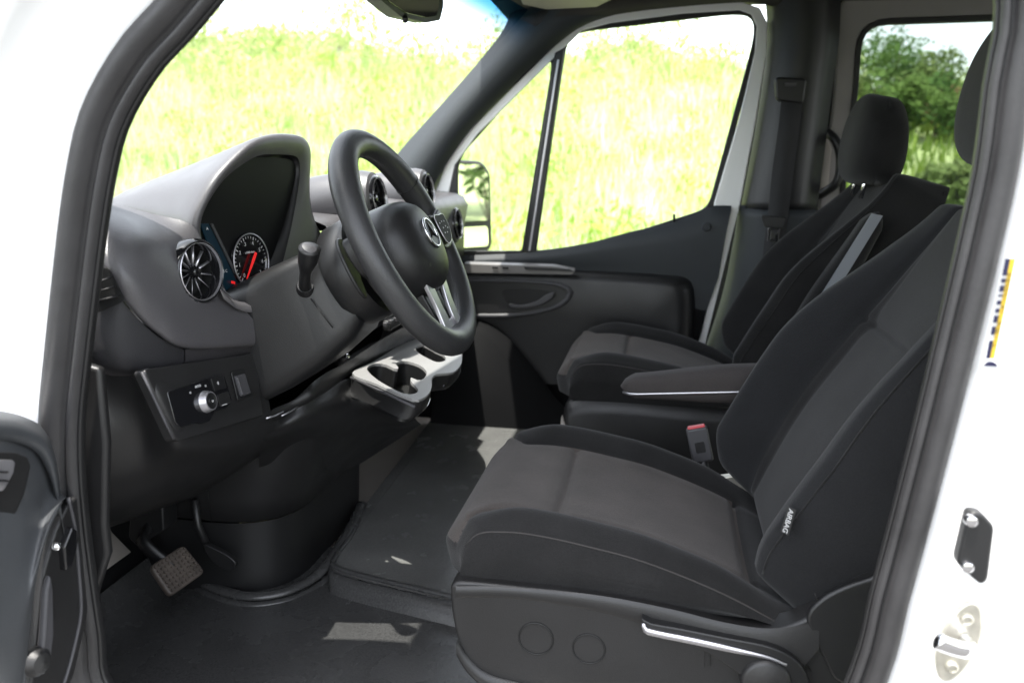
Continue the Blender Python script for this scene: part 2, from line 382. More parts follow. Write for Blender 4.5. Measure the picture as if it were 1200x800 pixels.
# ---- firewall, kick panel, floor
FZ = 0.60
loft('firewall', [[V((x, y, z)) for y in (0.95, 1.4, 1.9, 2.4, 2.74)] for x, z in ((-1.02, FZ - 0.01), (-1.14, 0.70), (-1.24, 0.85), (-1.28, 1.05), (-1.30, 1.25))], PLD, van)
loft('pedal_wall', [[V((x + .03, y, z)) for y in (1.22, 1.30, 1.38, 1.43)] for x, z in ((-1.10, 0.68), (-1.14, 0.72), (-1.22, 0.84), (-1.26, 0.98))], BEIG, van)
fl = [V((-1.03, 0.93, FZ)), V((0.9, 0.93, FZ)), V((0.9, 2.76, FZ)), V((-1.03, 2.76, FZ))]
prism('floor_pan', [p + V((0, 0, -0.045)) for p in fl], (0, 0, 0.03), BEIG, van, bevel=0.004)
kp = PA(0.962, (92, 425), (116, 432), (124, 520), (122, 615), (126, 650), (113, 690), (106, 720), (108, 812), (85, 812), (82, 700), (76, 600), (72, 480))
prism('kick_panel', kp, (0, 0.016, 0), PL, van, bevel=0.006)
sill = [V((-0.80, 0.93, FZ - 0.02)), V((0.3, 0.93, FZ - 0.02)), V((0.3, 1.02, FZ - 0.004)), V((-0.80, 1.02, FZ - 0.004))]
prism('sill_plate', sill, (0, 0, -0.03), PL, van, bevel=0.006)
prism('body_side', PA(2.815, (897, -40), (902, 20), (893, 90), (862, 243), (815, 420), (790, 520), (990, 520), (985, 240), (1000, 20), (1000, -40)), (0, .02, 0), PLD, van, bevel=0.003)
BIN_SHADE = mat('shade-darkened bin plastic', (.007, .007, .0075), .75, spec=.1, var=.1)  # near black: shade on the far footwell side put into the colour
box('cowl_side', (-1.10, 2.775, 0.855), (0.88, 0.02, 0.66), BIN_SHADE, van, bevel=0.003)
box('cowl_side', (-1.20, 0.94, 0.95), (0.70, 0.02, 0.80), PLD, van, bevel=0.003)
box('roof_rail', (0.85, 2.80, 2.055), (2.75, 0.07, 0.13), HEAD, van, bevel=0.01)
box('roof_rail', (0.90, 0.89, 2.055), (2.6, 0.06, 0.13), WHITE, van, bevel=0.01)
# grab handle by the sliding door
gh = [V((p.x, 2.72, p.z)) for p in PA(2.72, (966, 150), (980, 166), (985, 190), (980, 214), (962, 230))]
gh[0].y = 2.76; gh[-1].y = 2.76
tube('grab_handle', spl(gh, 24), 0.014, PLD, van, up=(0, 1, 0))
prism('handle_backing', PA(2.765, (940, 150), (966, 148), (975, 175), (970, 225), (944, 226)), (0, 0.006, 0), BEIG, van, bevel=0.003)

# ---- fittings on the white rear jamb of the driver doorway
YJ = 0.896
cp = thing('cover_plate', 'small black cover plate with two screws on white door jamb', 'cover plate', A(1145, 640, YJ))
prism('plate', rounded(PA(YJ - 0.014, (1136, 600), (1151, 601), (1166, 617), (1158, 680), (1150, 686), (1126, 665), (1122, 659)), 0.006), (0, 0.018, 0), PLD, cp, bevel=0.004)
for px, py in ((1138, 610), (1133.5, 664)):
    s_ = A(px, py, YJ - 0.015)
    lathe('screw', s_, (0, -1, 0), [(0.0, 0.004), (0.003, 0.0042), (0.0058, 0.003), (0.0066, 0.0), (0.0066, -0.004)], CHROME, cp, n=20)
st = thing('door_striker', 'shiny metal door latch striker bolted below the black plate', 'door striker', A(1125, 755, YJ))
so = A(1124, 753, YJ - 0.006)
pts = []
for q in range(28):
    a = 2 * math.pi * q / 28; pts.append(so + V((0.020 * math.cos(a) * (1 if abs(math.sin(a)) < 0.5 else 0.95) + 0.008 * math.sin(a), 0, 0.050 * math.sin(a))))
prism('base_plate', pts, (0, 0.01, 0), STEEL, st, bevel=0.002)
for dz, dx in ((0.030, 0.004), (-0.030, -0.004)):
    s_ = so + V((dx, -0.001, dz)); lathe('screw', s_, (0, -1, 0), [(0.0, 0.0015), (0.004, 0.0015), (0.0045, 0.003), (0.0065, 0.0022), (0.0072, 0.0), (0.0072, -0.003)], STEEL, st, n=20)
hk = spl([so + V((0.004, 0.0, 0.004)), so + V((0.004, -0.018, 0.006)), so + V((-0.004, -0.030, 0.010)), so + V((-0.022, -0.036, 0.016)), so + V((-0.038, -0.040, 0.023))], 20)
sweep('hook', hk, [(-0.005, -0.010), (0.005, -0.010), (0.0075, 0.0), (0.005, 0.010), (-0.005, 0.010), (-0.0075, 0.0)], CHROME, st, up=(0, 0, 1), sub=1)
sk = thing('warning_sticker', 'narrow yellow and navy warning sticker on white jamb, above a round blue mark', 'sticker', A(1168, 360, YJ))
def spos(t, w, dy=0.0): # t down 0..1, w across 0..1
    a = A(1178 + (1155 - 1178) * t, 303 + (420 - 303) * t, YJ - 0.006 - dy); b = A(1190 + (1165 - 1190) * t, 303 + (420 - 303) * t, YJ - 0.006 - dy)
    return a.lerp(b, w)
def squad(name, t0, t1, w0, w1, m, dy):
    return mk(name, [spos(t0, w0, dy), spos(t0, w1, dy), spos(t1, w1, dy), spos(t1, w0, dy)], [(0, 1, 2, 3)], m, sk, smooth=False, solid=0.0003)
squad('label_backing', 0, 1, 0, 1, PAPER, 0)
squad('yellow_panel', 0, 1, 0.5, 1, YEL, 0.0008)
vv, ff = [], []
def addq(lst, t0, t1, w0, w1, dy):
    k = len(lst[0]); lst[0].extend([spos(t0, w0, dy), spos(t0, w1, dy), spos(t1, w1, dy), spos(t1, w0, dy)]); lst[1].append((k, k + 1, k + 2, k + 3))
for t0, t1 in ((0, .17), (.20, .24), (.27, .33), (.36, .38), (.42, .46), (.50, .54), (.57, .64), (.68, .76), (.82, 1)): squad('navy_panel', t0, t1, 0, .5, NAVY, .0008)
pr = ([], [])
for row in range(3):
    t = 0.14
    while t < 0.86:
        l = random.uniform(.02, .06)
        if random.random() < .75: addq(pr, t, t + l, .58 + row * .13, .64 + row * .13, .0016)
        t += l + .015
mk('print', pr[0], pr[1], INK, sk, smooth=False)
rb = thing('round_sticker', 'small round blue and white sticker under the yellow one', 'sticker', A(1160, 431, YJ))
ro = A(1160, 431.5, YJ - 0.006)
lathe('disc', ro, (0, -1, 0), [(0.0, 0.0004), (0.0075, 0.0004), (0.0075, -0.004)], PAPER, rb, n=28)
arc = [ro + V((0.0074 * math.cos(a), -0.001, 0.0074 * math.sin(a))) for a in [math.radians(20 + 14 * q) for q in range(11)]]
mk('blue_mark', arc, [tuple(range(len(arc)))], NAVY, rb, smooth=False)

# ================================================================== DRIVER DOOR (swung open, near left)
dd = thing('driver_door', 'open driver door at left edge with grey armrest and dark handle recess', 'door', BX(30, 700, -0.74))
XD = -0.80
# white door shell and door trim, running from the hinge towards the viewer
def door_sections(pxpoly, x0, dx, name, m, bev):
    return prism(name, PX(x0, *pxpoly), (dx, 0, 0), m, dd, bevel=bev, bseg=6)
door_sections([(-120, 478), (-10, 482), (30, 490), (56, 506), (68, 530), (76, 575), (86, 650), (92, 720), (92, 830), (-120, 830)], XD, -0.05, 'door_shell', WHITE, 0.008)
rows_d = []
# shoulder: rounded ridge
rows_d = [PX(-0.790, (-90, 474), (-10, 480), (28, 488), (54, 504), (66, 530), (72, 570), (80, 640)),
          PX(-0.765, (-90, 484), (-10, 489), (26, 496), (50, 510), (62, 534), (69, 572), (79, 640)),
          PX(-0.750, (-90, 500), (-10, 503), (20, 507), (44, 518), (57, 540), (66, 576), (78, 640)),
          PX(-0.765, (-90, 516), (-10, 516), (14, 517), (38, 526), (52, 545), (64, 580), (77, 640))]
loft('door_shoulder', [spl(r, 30) for r in rows_d], BLUEP, dd)
rows_d = [PX(-0.775, (-90, 514), (-10, 515), (14, 516), (40, 524), (56, 546), (67, 572), (80, 584)),
          PX(-0.745, (-90, 545), (-10, 545), (10, 548), (30, 556), (44, 574), (52, 592), (76, 584)),
          PX(-0.715, (-90, 640), (-20, 640), (0, 640), (16, 640), (28, 644), (40, 650), (60, 606)),
          PX(-0.705, (-90, 760), (-30, 760), (-10, 758), (5, 752), (16, 742), (28, 724), (44, 662)),
          PX(-0.725, (-90, 840), (-30, 840), (-10, 838), (8, 835), (18, 825), (26, 806), (32, 760))]
patch('armrest', rows_d, BLUEP, dd, nu=36, nv=28)
door_sections([(82, 580), (72, 588), (56, 620), (42, 668), (32, 740), (26, 800), (24, 830), (60, 830), (78, 790), (92, 730), (95, 712), (90, 660), (84, 600)], -0.765, 0.012, 'handle_recess', PL, 0.004)
tube('recess_rim', spl(PX(-0.752, (70, 588), (54, 622), (41, 668), (31, 740), (25, 815)), 30), 0.0035, BLUEP, dd)
tube('recess_rim', spl(PX(-0.752, (80, 583), (88, 620), (92, 665), (95, 712), (90, 745), (79, 788), (66, 825)), 30), 0.0025, PLG, dd)
prism('pull_handle', PX(-0.752, (47, 690), (52, 672), (55, 690), (56, 740), (52, 775), (44, 790), (40, 780), (44, 740)), (0.01, 0, 0), PLG, dd, bevel=0.003)
lathe('pull_end', BX(42, 775, -0.748), (1, -0.2, 0.1), [(0, 0.014), (0.012, 0.012), (0.018, 0.004), (0.019, -0.004)], PL, dd, n=24)
door_sections(rounded(PX(-0.75, (66, 640), (76, 616), (82, 620), (82, 640), (76, 662), (68, 668)), 0.004) and [(66, 640), (76, 616), (82, 620), (82, 640), (76, 662), (68, 668)], -0.756, 0.012, 'lock_switch', GLOSS, 0.003)
lathe('lock_button', BX(68, 640, -0.742), (1, -0.3, 0.1), [(0, 0.003), (0.004, 0.002), (0.0055, 0), (0.006, -0.004)], CHROME, dd, n=16)
# window switch pack
q = PX(-0.735, (-60, 538), (12, 541), (26, 546), (30, 556), (22, 590), (0, 640), (-60, 640))
prism('switch_panel', q, (0.010, 0, 0.014), PL, dd, bevel=0.003)
q = PX(-0.718, (-60, 543), (10, 545), (14, 548), (12, 560), (3, 576), (-60, 576))
prism('window_switch', q, (0.006, 0, 0.008), SILV, dd, bevel=0.002)
for dy_ in (552, 562):
    tube('switch_rib', PX(-0.708, (-40, dy_), (9, dy_ + 1)), 0.0012, PLD, dd, n=6)

# ================================================================== PASSENGER DOOR
pd = thing('passenger_door', 'closed far passenger door with black trim, handle and two window panes', 'door', (-0.25, 2.76, 0.6))
YD = 2.735
fo = PA(YD, (512, 300), (512, 226), (524, 190), (552, 152), (600, 104), (655, 50), (690, 24), (720, 14), (800, 6), (868, 3), (890, 10), (899, 28), (898, 64), (886, 140), (868, 236), (822, 420), (800, 500))
fi = PA(YD, (527, 300), (526, 230), (534, 193), (560, 158), (606, 112), (654, 64), (682, 37), (716, 28), (800, 17), (866, 13), (880, 18), (886, 32), (884, 62), (866, 138), (837, 236), (812, 420), (792, 500))
v = fo + fi; n = len(fo)
v2 = [p + V((0, -0.012, 0)) for p in v]
mk('door_frame', v + v2, [(i, i + 1, n + i + 1, n + i) for i in range(n - 1)] + [(2 * n + i, 3 * n + i, 3 * n + i + 1, 2 * n + i + 1) for i in range(n - 1)] + [(i, 2 * n + i, 2 * n + i + 1, i + 1) for i in range(n - 1)] + [(n + i, n + i + 1, 3 * n + i + 1, 3 * n + i) for i in range(n - 1)], WHITE, pd, bevel=0.004)
# window seals
qo = rounded(PA(YD - 0.008, (527, 300), (527, 180), (640, 60), (653, 62), (652, 84), (616, 300)), [0.01, 0.05, 0.02, 0.02, 0.02, 0.01], 8)
qi = rounded(PA(YD - 0.008, (536, 294), (536, 186), (636, 74), (646, 70), (645, 86), (611, 294)), [0.01, 0.05, 0.02, 0.02, 0.02, 0.01], 8)
ribbon('window_seal', qo, qi, (0, 0.02, 0), RUBD, pd, bevel=0.003)
mo = rounded(PA(YD - 0.008, (613, 300), (654, 42), (672, 30), (866, 8), (890, 12), (892, 40), (838, 242), (826, 250), (700, 292)), [0.01, 0.06, 0.05, 0.06, 0.05, 0.06, 0.03, 0.03, 0.02], 8)
mi = rounded(PA(YD - 0.008, (628, 294), (664, 46), (680, 37), (862, 16), (883, 20), (884, 44), (832, 236), (824, 246), (700, 286)), [0.01, 0.06, 0.05, 0.06, 0.05, 0.06, 0.03, 0.03, 0.02], 8)
ribbon('window_seal', mo, mi, (0, 0.02, 0), RUBD, pd, bevel=0.003)
mk('quarter_window', [p + V((0, 0.012, 0)) for p in qi], [tuple(range(len(qi)))], GLASS, pd, smooth=False)
mk('door_window', [p + V((0, 0.010, 0)) for p in mi], [tuple(range(len(mi)))], GLASS, pd, smooth=False)
prism('window_divider', PA(YD - 0.022, (650, 62), (661, 56), (628, 296), (614, 296)), (0, 0.02, 0), PL, pd, bevel=0.004)
prism('divider_strip', PA(YD - 0.026, (653, 70), (655.5, 70), (621.5, 294), (619, 294)), (0, 0.008, 0), SILV, pd, bevel=0.001)
# inner panel, stepped
up_ = [PA(YD - 0.022, (528, 300), (600, 297), (640, 293), (692, 284), (733, 273), (792, 259), (826, 245), (836, 241), (857, 241)),
       PA(YD - 0.035, (528, 305), (600, 301), (640, 297), (692, 288), (735, 277), (795, 263), (829, 250), (840, 246), (857, 246)),
       PA(YD - 0.045, (528, 309), (600, 306), (640, 303), (692, 297), (738, 291), (795, 284), (830, 276), (842, 270), (852, 268)),
       PA(YD - 0.030, (528, 314), (600, 312), (640, 311), (692, 310), (740, 313), (790, 318), (818, 322), (833, 325), (842, 325)),
       PA(YD - 0.030, (528, 340), (600, 340), (640, 340), (692, 345), (740, 350), (790, 356), (812, 360), (824, 364), (828, 364)),
       PA(YD - 0.030, (520, 440), (600, 440), (640, 440), (692, 445), (740, 448), (780, 450), (790, 452), (798, 454), (806, 454)),
       PA(YD - 0.025, (510, 560), (600, 560), (640, 560), (692, 560), (740, 560), (780, 560), (790, 560), (798, 560), (806, 560))]
loft('door_panel', [spl(r, 40) for r in up_[:5]], TRIM, pd)
loft('lower_panel', [spl(r, 40) for r in up_[4:]], BIN_SHADE, pd)  # lower door skin split off and darkened in place of blocked sun
lo_ = [PA(YD - 0.03, (530, 312), (600, 314), (690, 317), (780, 322), (806, 327), (814, 345), (812, 400), (800, 440)),
       PA(YD - 0.085, (530, 316), (600, 318), (690, 322), (775, 327), (798, 332), (805, 348), (803, 400), (790, 440)),
       PA(YD - 0.095, (530, 324), (600, 326), (690, 330), (765, 335), (786, 340), (792, 355), (788, 400), (775, 440)),
       PA(YD - 0.085, (530, 372), (600, 372), (690, 374), (760, 378), (775, 382), (780, 390), (776, 410), (765, 445)),
       PA(YD - 0.075, (530, 450), (600, 450), (680, 450), (740, 450), (755, 450), (760, 450), (758, 450), (755, 450))]
loft('armrest_panel', [spl(r, 40) for r in lo_], PL, pd)
prism('switch_panel', rounded(PA(YD - 0.09, (545, 306), (650, 309), (676, 314), (672, 319), (620, 318), (545, 317)), 0.008), (0, -0.035, -0.004), mat('dull silver trim', (.16, .152, .145), .4, var=.06), pd, bevel=0.002)
prism('ashtray_slot', PA(YD - 0.128, (614, 312), (668, 315), (672, 318), (616, 316)), (0, -0.004, 0), PLD, pd, bevel=0.001)
for a_, b_ in ((577, 312), (589, 312.5)): prism('window_switch', PA(YD - 0.127, (a_, b_), (a_ + 7, b_ + .3), (a_ + 7, b_ + 3), (a_, b_ + 2.7)), (0, -0.004, 0), PLD, pd, bevel=0.001)
sr = spl(PA(YD - 0.10, (530, 326), (600, 327), (655, 331), (671, 340), (668, 352), (648, 364), (600, 372), (530, 372)), 40)
sri = spl(PA(YD - 0.105, (530, 331), (600, 331), (650, 335), (664, 342), (661, 350), (644, 359), (600, 367), (530, 367)), 40)
loft('handle_surround', [sr, [a.lerp(b, .5) + V((0, -0.014, 0)) for a, b in zip(sr, sri)], sri], PLG, pd)
mk('handle_bezel', sri, [tuple(range(len(sri)))], PL, pd, smooth=False)
hro = spl(PA(YD - 0.108, (590, 340), (612, 338), (640, 341), (652, 345), (640, 355), (618, 360), (600, 358), (591, 350)), 36, closed=True)
prism('handle_cup', hro, (0, -0.003, 0), MESHM, pd, bevel=0.001)
prism('door_handle', spl(PA(YD - 0.118, (597, 355), (610, 357), (628, 353), (640, 345), (650, 342), (646, 350), (630, 358), (610, 361), (598, 360)), 36, closed=True), (0, -0.010, 0), PLG, pd, bevel=0.003)
lathe('trim_clip', A(828, 266, YD - 0.052), (0, -1, 0), [(0, 0.002), (0.012, 0.0016), (0.0135, 0.0), (0.014, -0.006)], TRIM, pd, n=20)
tube('lock_pin', [A(790, 260, YD - 0.03), A(790, 251, YD - 0.03)], 0.004, PLD, pd, n=8)
# dark lower storage bin
loft('door_bin', [spl(PA(YD - 0.10, (520, 372), (560, 374), (590, 390), (625, 430), (660, 475), (720, 520)), 24), spl(PA(YD - 0.19, (520, 385), (556, 388), (580, 405), (612, 445), (650, 500), (720, 530)), 24), spl(PA(YD - 0.20, (500, 520), (545, 520), (570, 530), (600, 540), (650, 550), (720, 560)), 24)], mat('shade-darkened bin plastic', (.007, .007, .0075), .7, spec=.25, var=.1), pd)
# outside mirror on the passenger door
mr = 'mirror'
mh = rounded(PA(2.96, (530, 187), (566, 190), (575, 205), (577, 288), (571, 296), (534, 294)), [0.02, 0.03, 0.02, 0.02, 0.02, 0.02], 6)
def mirp(px, py, off=0.0):
    mn = V((.85, -.53, 0)); m0 = V((-.70, 2.945, 1.35)) + mn * off; d = ray(px, py); o0 = V((0, 0, EYE)); return o0 + d * ((m0 - o0).dot(mn) / d.dot(mn))
mh = rounded([mirp(a, b) for a, b in ((530, 187), (566, 189), (575, 204), (577, 288), (571, 296), (533, 294))], [0.02, 0.03, 0.02, 0.02, 0.02, 0.02], 6)
mhb = prism('mirror_housing', mh, (-0.09, 0.06, 0), PLG, pd, bevel=0.008)
def mq(name, pts, tz, m_):
    mn = V((.85, -.53, tz)); m0 = V((-.70, 2.945, 1.35)); lp = []
    for p_ in pts:
        d = ray(*p_); o0 = V((0, 0, EYE)); lp.append(o0 + d * ((m0 - o0).dot(mn) / d.dot(mn)))
    lp = rounded(lp, 0.018, 6)
    o_ = mk(name, [p + mn * .012 for p in lp], [tuple(range(len(lp)))], m_, pd, smooth=False); o_.parent = mhb; o_.matrix_parent_inverse = Matrix.Identity(4); return o_
mq('mirror_glass', [(533, 191), (562, 193), (570, 207), (571, 258), (533, 260)], 0, MIRR)
mq('wide_mirror_glass', [(535, 266), (569, 264), (570, 288), (536, 290)], -.05, MIRR)
mhb.matrix_parent_inverse = parent_world(pd).inverted()

# ================================================================== REAR VIEW MIRROR
rv = thing('rear_view_mirror', 'black rear view mirror hanging from windscreen at top of frame', 'mirror', BX(480, 0, -0.55))
prism('housing', rounded(PX(-0.545, (438, -12), (446, 0), (470, 20), (500, 27), (516, 24), (520, 6), (518, -14)), 0.012), (-0.03, 0, 0), PLD, rv, bevel=0.008)
prism('glass', rounded(PX(-0.542, (448, -10), (455, 1), (475, 15), (500, 21), (512, 19), (515, 4), (513, -12)), 0.01), (-0.004, 0, 0), GLOSS, rv, bevel=0.001)
tube('dip_lever', [BX(474, 17, -0.55), BX(475, 24, -0.54)], 0.006, PLD, rv, n=8)
tube('stem', [BX(470, -10, -0.57), BX(455, -40, -0.62)], 0.010, PLD, rv, n=10)

# ================================================================== DASHBOARD
da = thing('dashboard', 'grey and black dashboard with hooded gauges, round vents and cup holders', 'dashboard', (-1.0, 1.8, 0.6))
PXs = lambda pts: [BX(a, b, x) for a, b, x in pts]
# hood arch at the rear rim
OUT = [(262, 344), (242, 312), (231, 285), (228, 262), (238, 236), (256, 206), (280, 180), (300, 164), (322, 157), (345, 157), (359, 161), (366, 174), (365, 205), (366, 235), (374, 262), (392, 292)]
INN = [(268, 344), (248, 312), (237, 285), (234, 262), (243, 239), (263, 210), (287, 191), (305, 182), (325, 181), (343, 182), (350, 186), (352, 200), (348, 230), (341, 268), (332, 305), (325, 335)]
XR = -0.70
XO = [-.748, -.748, -.746, -.744, -.735, -.72, -.708] + [XR] * 9
O = spl([BX(a, b, x) for (a, b), x in zip(OUT, XO)], 46)
I = spl([BX(a, b, x - 0.004) for (a, b), x in zip(INN, XO)], 46)
I2 = [p + V((-0.02, (1.38 - p.y) * 0.01, 0)) for p in I]
def XC(y): return -0.772 + .062 * min(max((y - 1.18) / .37, -.1), 1.05)
D = [V((XC(p.y), p.y + (1.40 - p.y) * 0.03, p.z + (1.38 - p.z) * 0.05)) for p in I]
def fwd(x, yf, zf, yr, zr):
    f0 = BX(228, 262, -.744); r0 = BX(322, 157, XR); ye = O[-1].y; out = []
    for p in O:
        if p.y <= r0.y and p.z >= f0.z:
            ty = (p.y - f0.y) / (r0.y - f0.y); tz = (p.z - f0.z) / (r0.z - f0.z)
            out.append(V((x, yf + ty * (yr - yf), zf + tz * (zr - zf))))
        elif p.y <= r0.y:
            out.append(V((x, p.y + yf - f0.y, p.z + zf - f0.z)))
        else:
            zb = 1.30; out.append(V((x, p.y + (yr - r0.y), zb + (p.z - zb) * (zr - zb) / (r0.z - zb))))
    return out
def ff(x, pf, pr):
    a = BX(pf[0], pf[1], x); b = BX(pr[0], pr[1], x); return fwd(x, a.y, a.z, b.y, b.z)
F0 = [p + V((-0.012, 0, 0.0015)) for p in O]
_fa, _fb = BX(228, 262, -.744), BX(112, 236, -1.04); _ra, _rb = BX(322, 157, XR), BX(124, 234, -1.06)
def hs(t):
    a = _fa.lerp(_fb, t); b = _ra.lerp(_rb, t); o_ = fwd(b.x, a.y, a.z, b.y, b.z)
    return [V((a.x + (b.x - a.x) * sm(a.z, b.z, p.z), p.y, p.z)) if p.y <= b.y else p for p in o_]
H1 = hs(.25); H2 = hs(.6); H3 = hs(1.0); H4 = [V((-1.36, p.y + .15, min(p.z, 1.26))) for p in H3]
loft('binnacle_hood', [I, [a.lerp(b, .55) + V((0.006, 0, 0)) for a, b in zip(I, O)], O, F0, H1, H2, H3, H4], DASHG, da, sub=1)
loft('binnacle_recess', [I, I2, D], PLD, da)
CLM = mat('cluster lens', (.006, .006, .0065), .32, spec=.35, var=.05)
clf = mk('cluster_face', D, [tuple(range(len(D)))], CLM, da, smooth=False)
def onc(px, py, off=0.0):
    x = -.74
    for _ in range(6): x = XC(BX(px, py, x).y)
    return BX(px, py, x + off)
# gauges on the cluster face
g0 = onc(293, 306, .003)
NG = V((1, -.165, 0.08)).normalized()
gau = lathe('gauge', g0, NG, [(0, 0.0), (0.044, 0.0), (0.046, 0.003), (0.050, 0.004), (0.052, 0.0)], GLOSS, da, n=48)
def sub(o, par):
    o.parent = par; o.matrix_parent_inverse = Matrix.Identity(4); return o
SG = V((.165, 1, 0)).normalized(); UG = SG.cross(NG) * -1 if SG.cross(NG).z < 0 else SG.cross(NG)
def gp(a, r, h=0.002): return g0 + SG * (r * math.cos(a)) + UG * (r * math.sin(a)) + NG * h
sub(tube('gauge_ring', [gp(2 * math.pi * q / 48, 0.0495, 0.004) for q in range(48)], 0.0013, SILV, None, closed=True, n=6, up=(1, 0, 0)), gau)
tv, tf = [], []
def bar(c_a, r0, r1, w):
    k = len(tv); d = V((0, -math.sin(c_a), 0)) ; ts = (SG * -math.sin(c_a) + UG * math.cos(c_a)) * w
    tv.extend([gp(c_a, r0) - ts, gp(c_a, r0) + ts, gp(c_a, r1) + ts, gp(c_a, r1) - ts]); tf.append((k, k + 1, k + 2, k + 3))
for q in range(29): bar(math.radians(225 - q * 270 / 28), 0.041 if q % 4 else 0.039, 0.045, 0.0007 if q % 4 else 0.0011)
sub(mk('tick_marks', tv, tf, MARKW, None, smooth=False), gau)
for q in range(8):
    a = math.radians(225 - q * 270 / 7); sub(text('numeral', str(q), gp(a, 0.033, 0.0022), SG, UG, 0.010, MARKW), gau)
sub(text('unit_text', 'x1000 r/min', gp(math.radians(90), 0.016, 0.0022), SG, UG, 0.0055, MARKW), gau)
na = math.radians(232)
t_ = (SG * -math.sin(na) + UG * math.cos(na))
sub(prism('needle', [gp(na, 0.038, 0.006) - t_ * .0007, gp(na, 0.038, 0.006) + t_ * .0007, gp(na, -0.004, 0.006) + t_ * .003, gp(na + math.pi, 0.018, 0.006) + t_ * .0024, gp(na + math.pi, 0.018, 0.006) - t_ * .0024, gp(na, -0.004, 0.006) - t_ * .003], NG * 0.0015, REDE, None), gau)
# central display between the dials, with its silver divider
sc = prism('display_screen', [onc(*p, .002) for p in ((234, 262), (243, 262), (284, 345), (264, 345))], (0.002, 0, 0), MARKT, da)
dv = prism('display_divider', [onc(*p, .004) for p in ((246, 262), (248.5, 262), (289, 346), (286, 346))], (0.002, 0, 0), PLG, da)
for px_, py_, s_, m_ in ((243, 268, 'A', MARKW), (258, 312, '12:40', MARKT), (262, 318, '20.5 C', MARKW), (272, 332, '0', REDE)):
    if m_ is not MARKT and s_ != '0': text('display_text', s_, onc(px_, py_, .0065), SG, UG, 0.007, MARKW, da)
prism('warning_light', [onc(*p, .006) for p in ((271, 329), (275, 330), (275, 333), (271, 332))], (0.001, 0, 0), REDE, da)
# cluster lower lip
lip = [PXs([(258, 338, -.70), (272, 350, -.70), (290, 354, -.70), (310, 346, -.70), (330, 337, -.70), (352, 330, -.70)]),
       PXs([(258, 340, -.695), (272, 354, -.69), (291, 359, -.69), (312, 350, -.69), (332, 342, -.69), (352, 337, -.69)]),
       PXs([(262, 350, -.69), (278, 362, -.688), (296, 366, -.688), (314, 358, -.688), (333, 349, -.69), (352, 345, -.69)])]
lo_b = [[V((-0.79, p.y, p.z + .01)) for p in lip[0]]]
loft('cluster_lip', [spl(r, 24) for r in lo_b + lip], DASHG, da)
# wing with the round vent
wing = [PXs([(100, 247, -.85), (122, 238, -.84), (180, 251, -.79), (227, 266, -.735), (246, 312, -.72), (262, 340, -.705)]),
        PXs([(97, 262, -.81), (110, 262, -.80), (162, 276, -.745), (208, 300, -.724), (240, 335, -.712), (282, 358, -.695)]),
        PXs([(95, 280, -.785), (108, 281, -.782), (146, 314, -.735), (186, 344, -.714), (235, 370, -.702), (302, 380, -.685)]),
        PXs([(95, 291, -.778), (110, 296, -.775), (143, 344, -.74), (184, 385, -.717), (228, 404, -.70), (320, 400, -.68)]),
        PXs([(95, 294, -.79), (110, 300, -.785), (142, 349, -.752), (182, 390, -.73), (224, 409, -.715), (318, 406, -.692)])]
wg_ = patch('dash_wing', wing, DASHG, da, nu=96, nv=72)
_vc = BX(230, 318.5, -0.716); _va = V((1, -0.06, 0.10)).normalized()
_bm = bmesh.new(); _bm.from_mesh(wg_.data)
_kill = [f for f in _bm.faces if ((f.calc_center_median() - _vc) - _va * (f.calc_center_median() - _vc).dot(_va)).length < .0475]
bmesh.ops.delete(_bm, geom=_kill, context='FACES'); _bm.to_mesh(wg_.data); _bm.free()
endp = [PXs([(98, 292, -.792), (112, 303, -.782), (142, 351, -.748), (182, 392, -.726), (216, 410, -.715)]),
        PXs([(98, 330, -.793), (112, 350, -.778), (142, 388, -.748), (180, 414, -.728), (216, 418, -.718)]),
        PXs([(99, 380, -.795), (112, 400, -.778), (142, 424, -.752), (178, 430, -.732), (215, 428, -.722)]),
        PXs([(102, 405, -.80), (114, 428, -.79), (142, 437, -.77), (176, 437, -.75), (213, 432, -.735)]),
        PXs([(104, 412, -.85), (116, 436, -.85), (142, 444, -.84), (176, 443, -.83), (213, 438, -.82)])]
patch('dash_end_panel', endp, PLG, da, nu=40, nv=24)
lipw = [PXs([(217, 409, -.713), (260, 408, -.70), (319, 404, -.688)]), PXs([(217, 420, -.715), (262, 416, -.70), (320, 406, -.69)]), PXs([(214, 432, -.735), (262, 424, -.72), (318, 411, -.705)]), PXs([(214, 438, -.82), (262, 432, -.82), (318, 418, -.82)])]
patch('dash_lip', lipw, DASHG, da, nu=20, nv=12)
# side demister grille
def svp(px, py, off=0.0): return BX(px, py, -.778 + (px - 105) * .00100 + off)
gq = rounded([svp(*p) for p in ((105, 322), (112, 313), (126, 312), (144, 346), (145, 352), (112, 366), (105, 362))], 0.008, 5)
sg = prism('side_vent', gq, (0.006, -0.006, 0), MESHM, da, bevel=0.001)
for t in (0.25, 0.5, 0.75):
    p0 = svp(107, 322 + 42 * t, .008); p1 = svp(126 + 20 * t - 2, 314 + 42 * t, .008)
    sub(sweep('vent_slat', [p0 + V((0.004, -0.004, 0)), p1 + V((0.004, -0.004, 0))], [(-.004, -.0014), (.004, -.0014), (.004, .0014), (-.004, .0014)], PL, None), sg)
vc = BX(230, 318.5, -0.716); _va = V((1, -0.06, 0.10)).normalized()
_bm = bmesh.new(); _bm.from_mesh(wg_.data)
_kill = [f for f in _bm.faces if ((f.calc_center_median() - _vc) - _va * (f.calc_center_median() - _vc).dot(_va)).length < .0475]
bmesh.ops.delete(_bm, geom=_kill, context='FACES'); _bm.to_mesh(wg_.data); _bm.free()
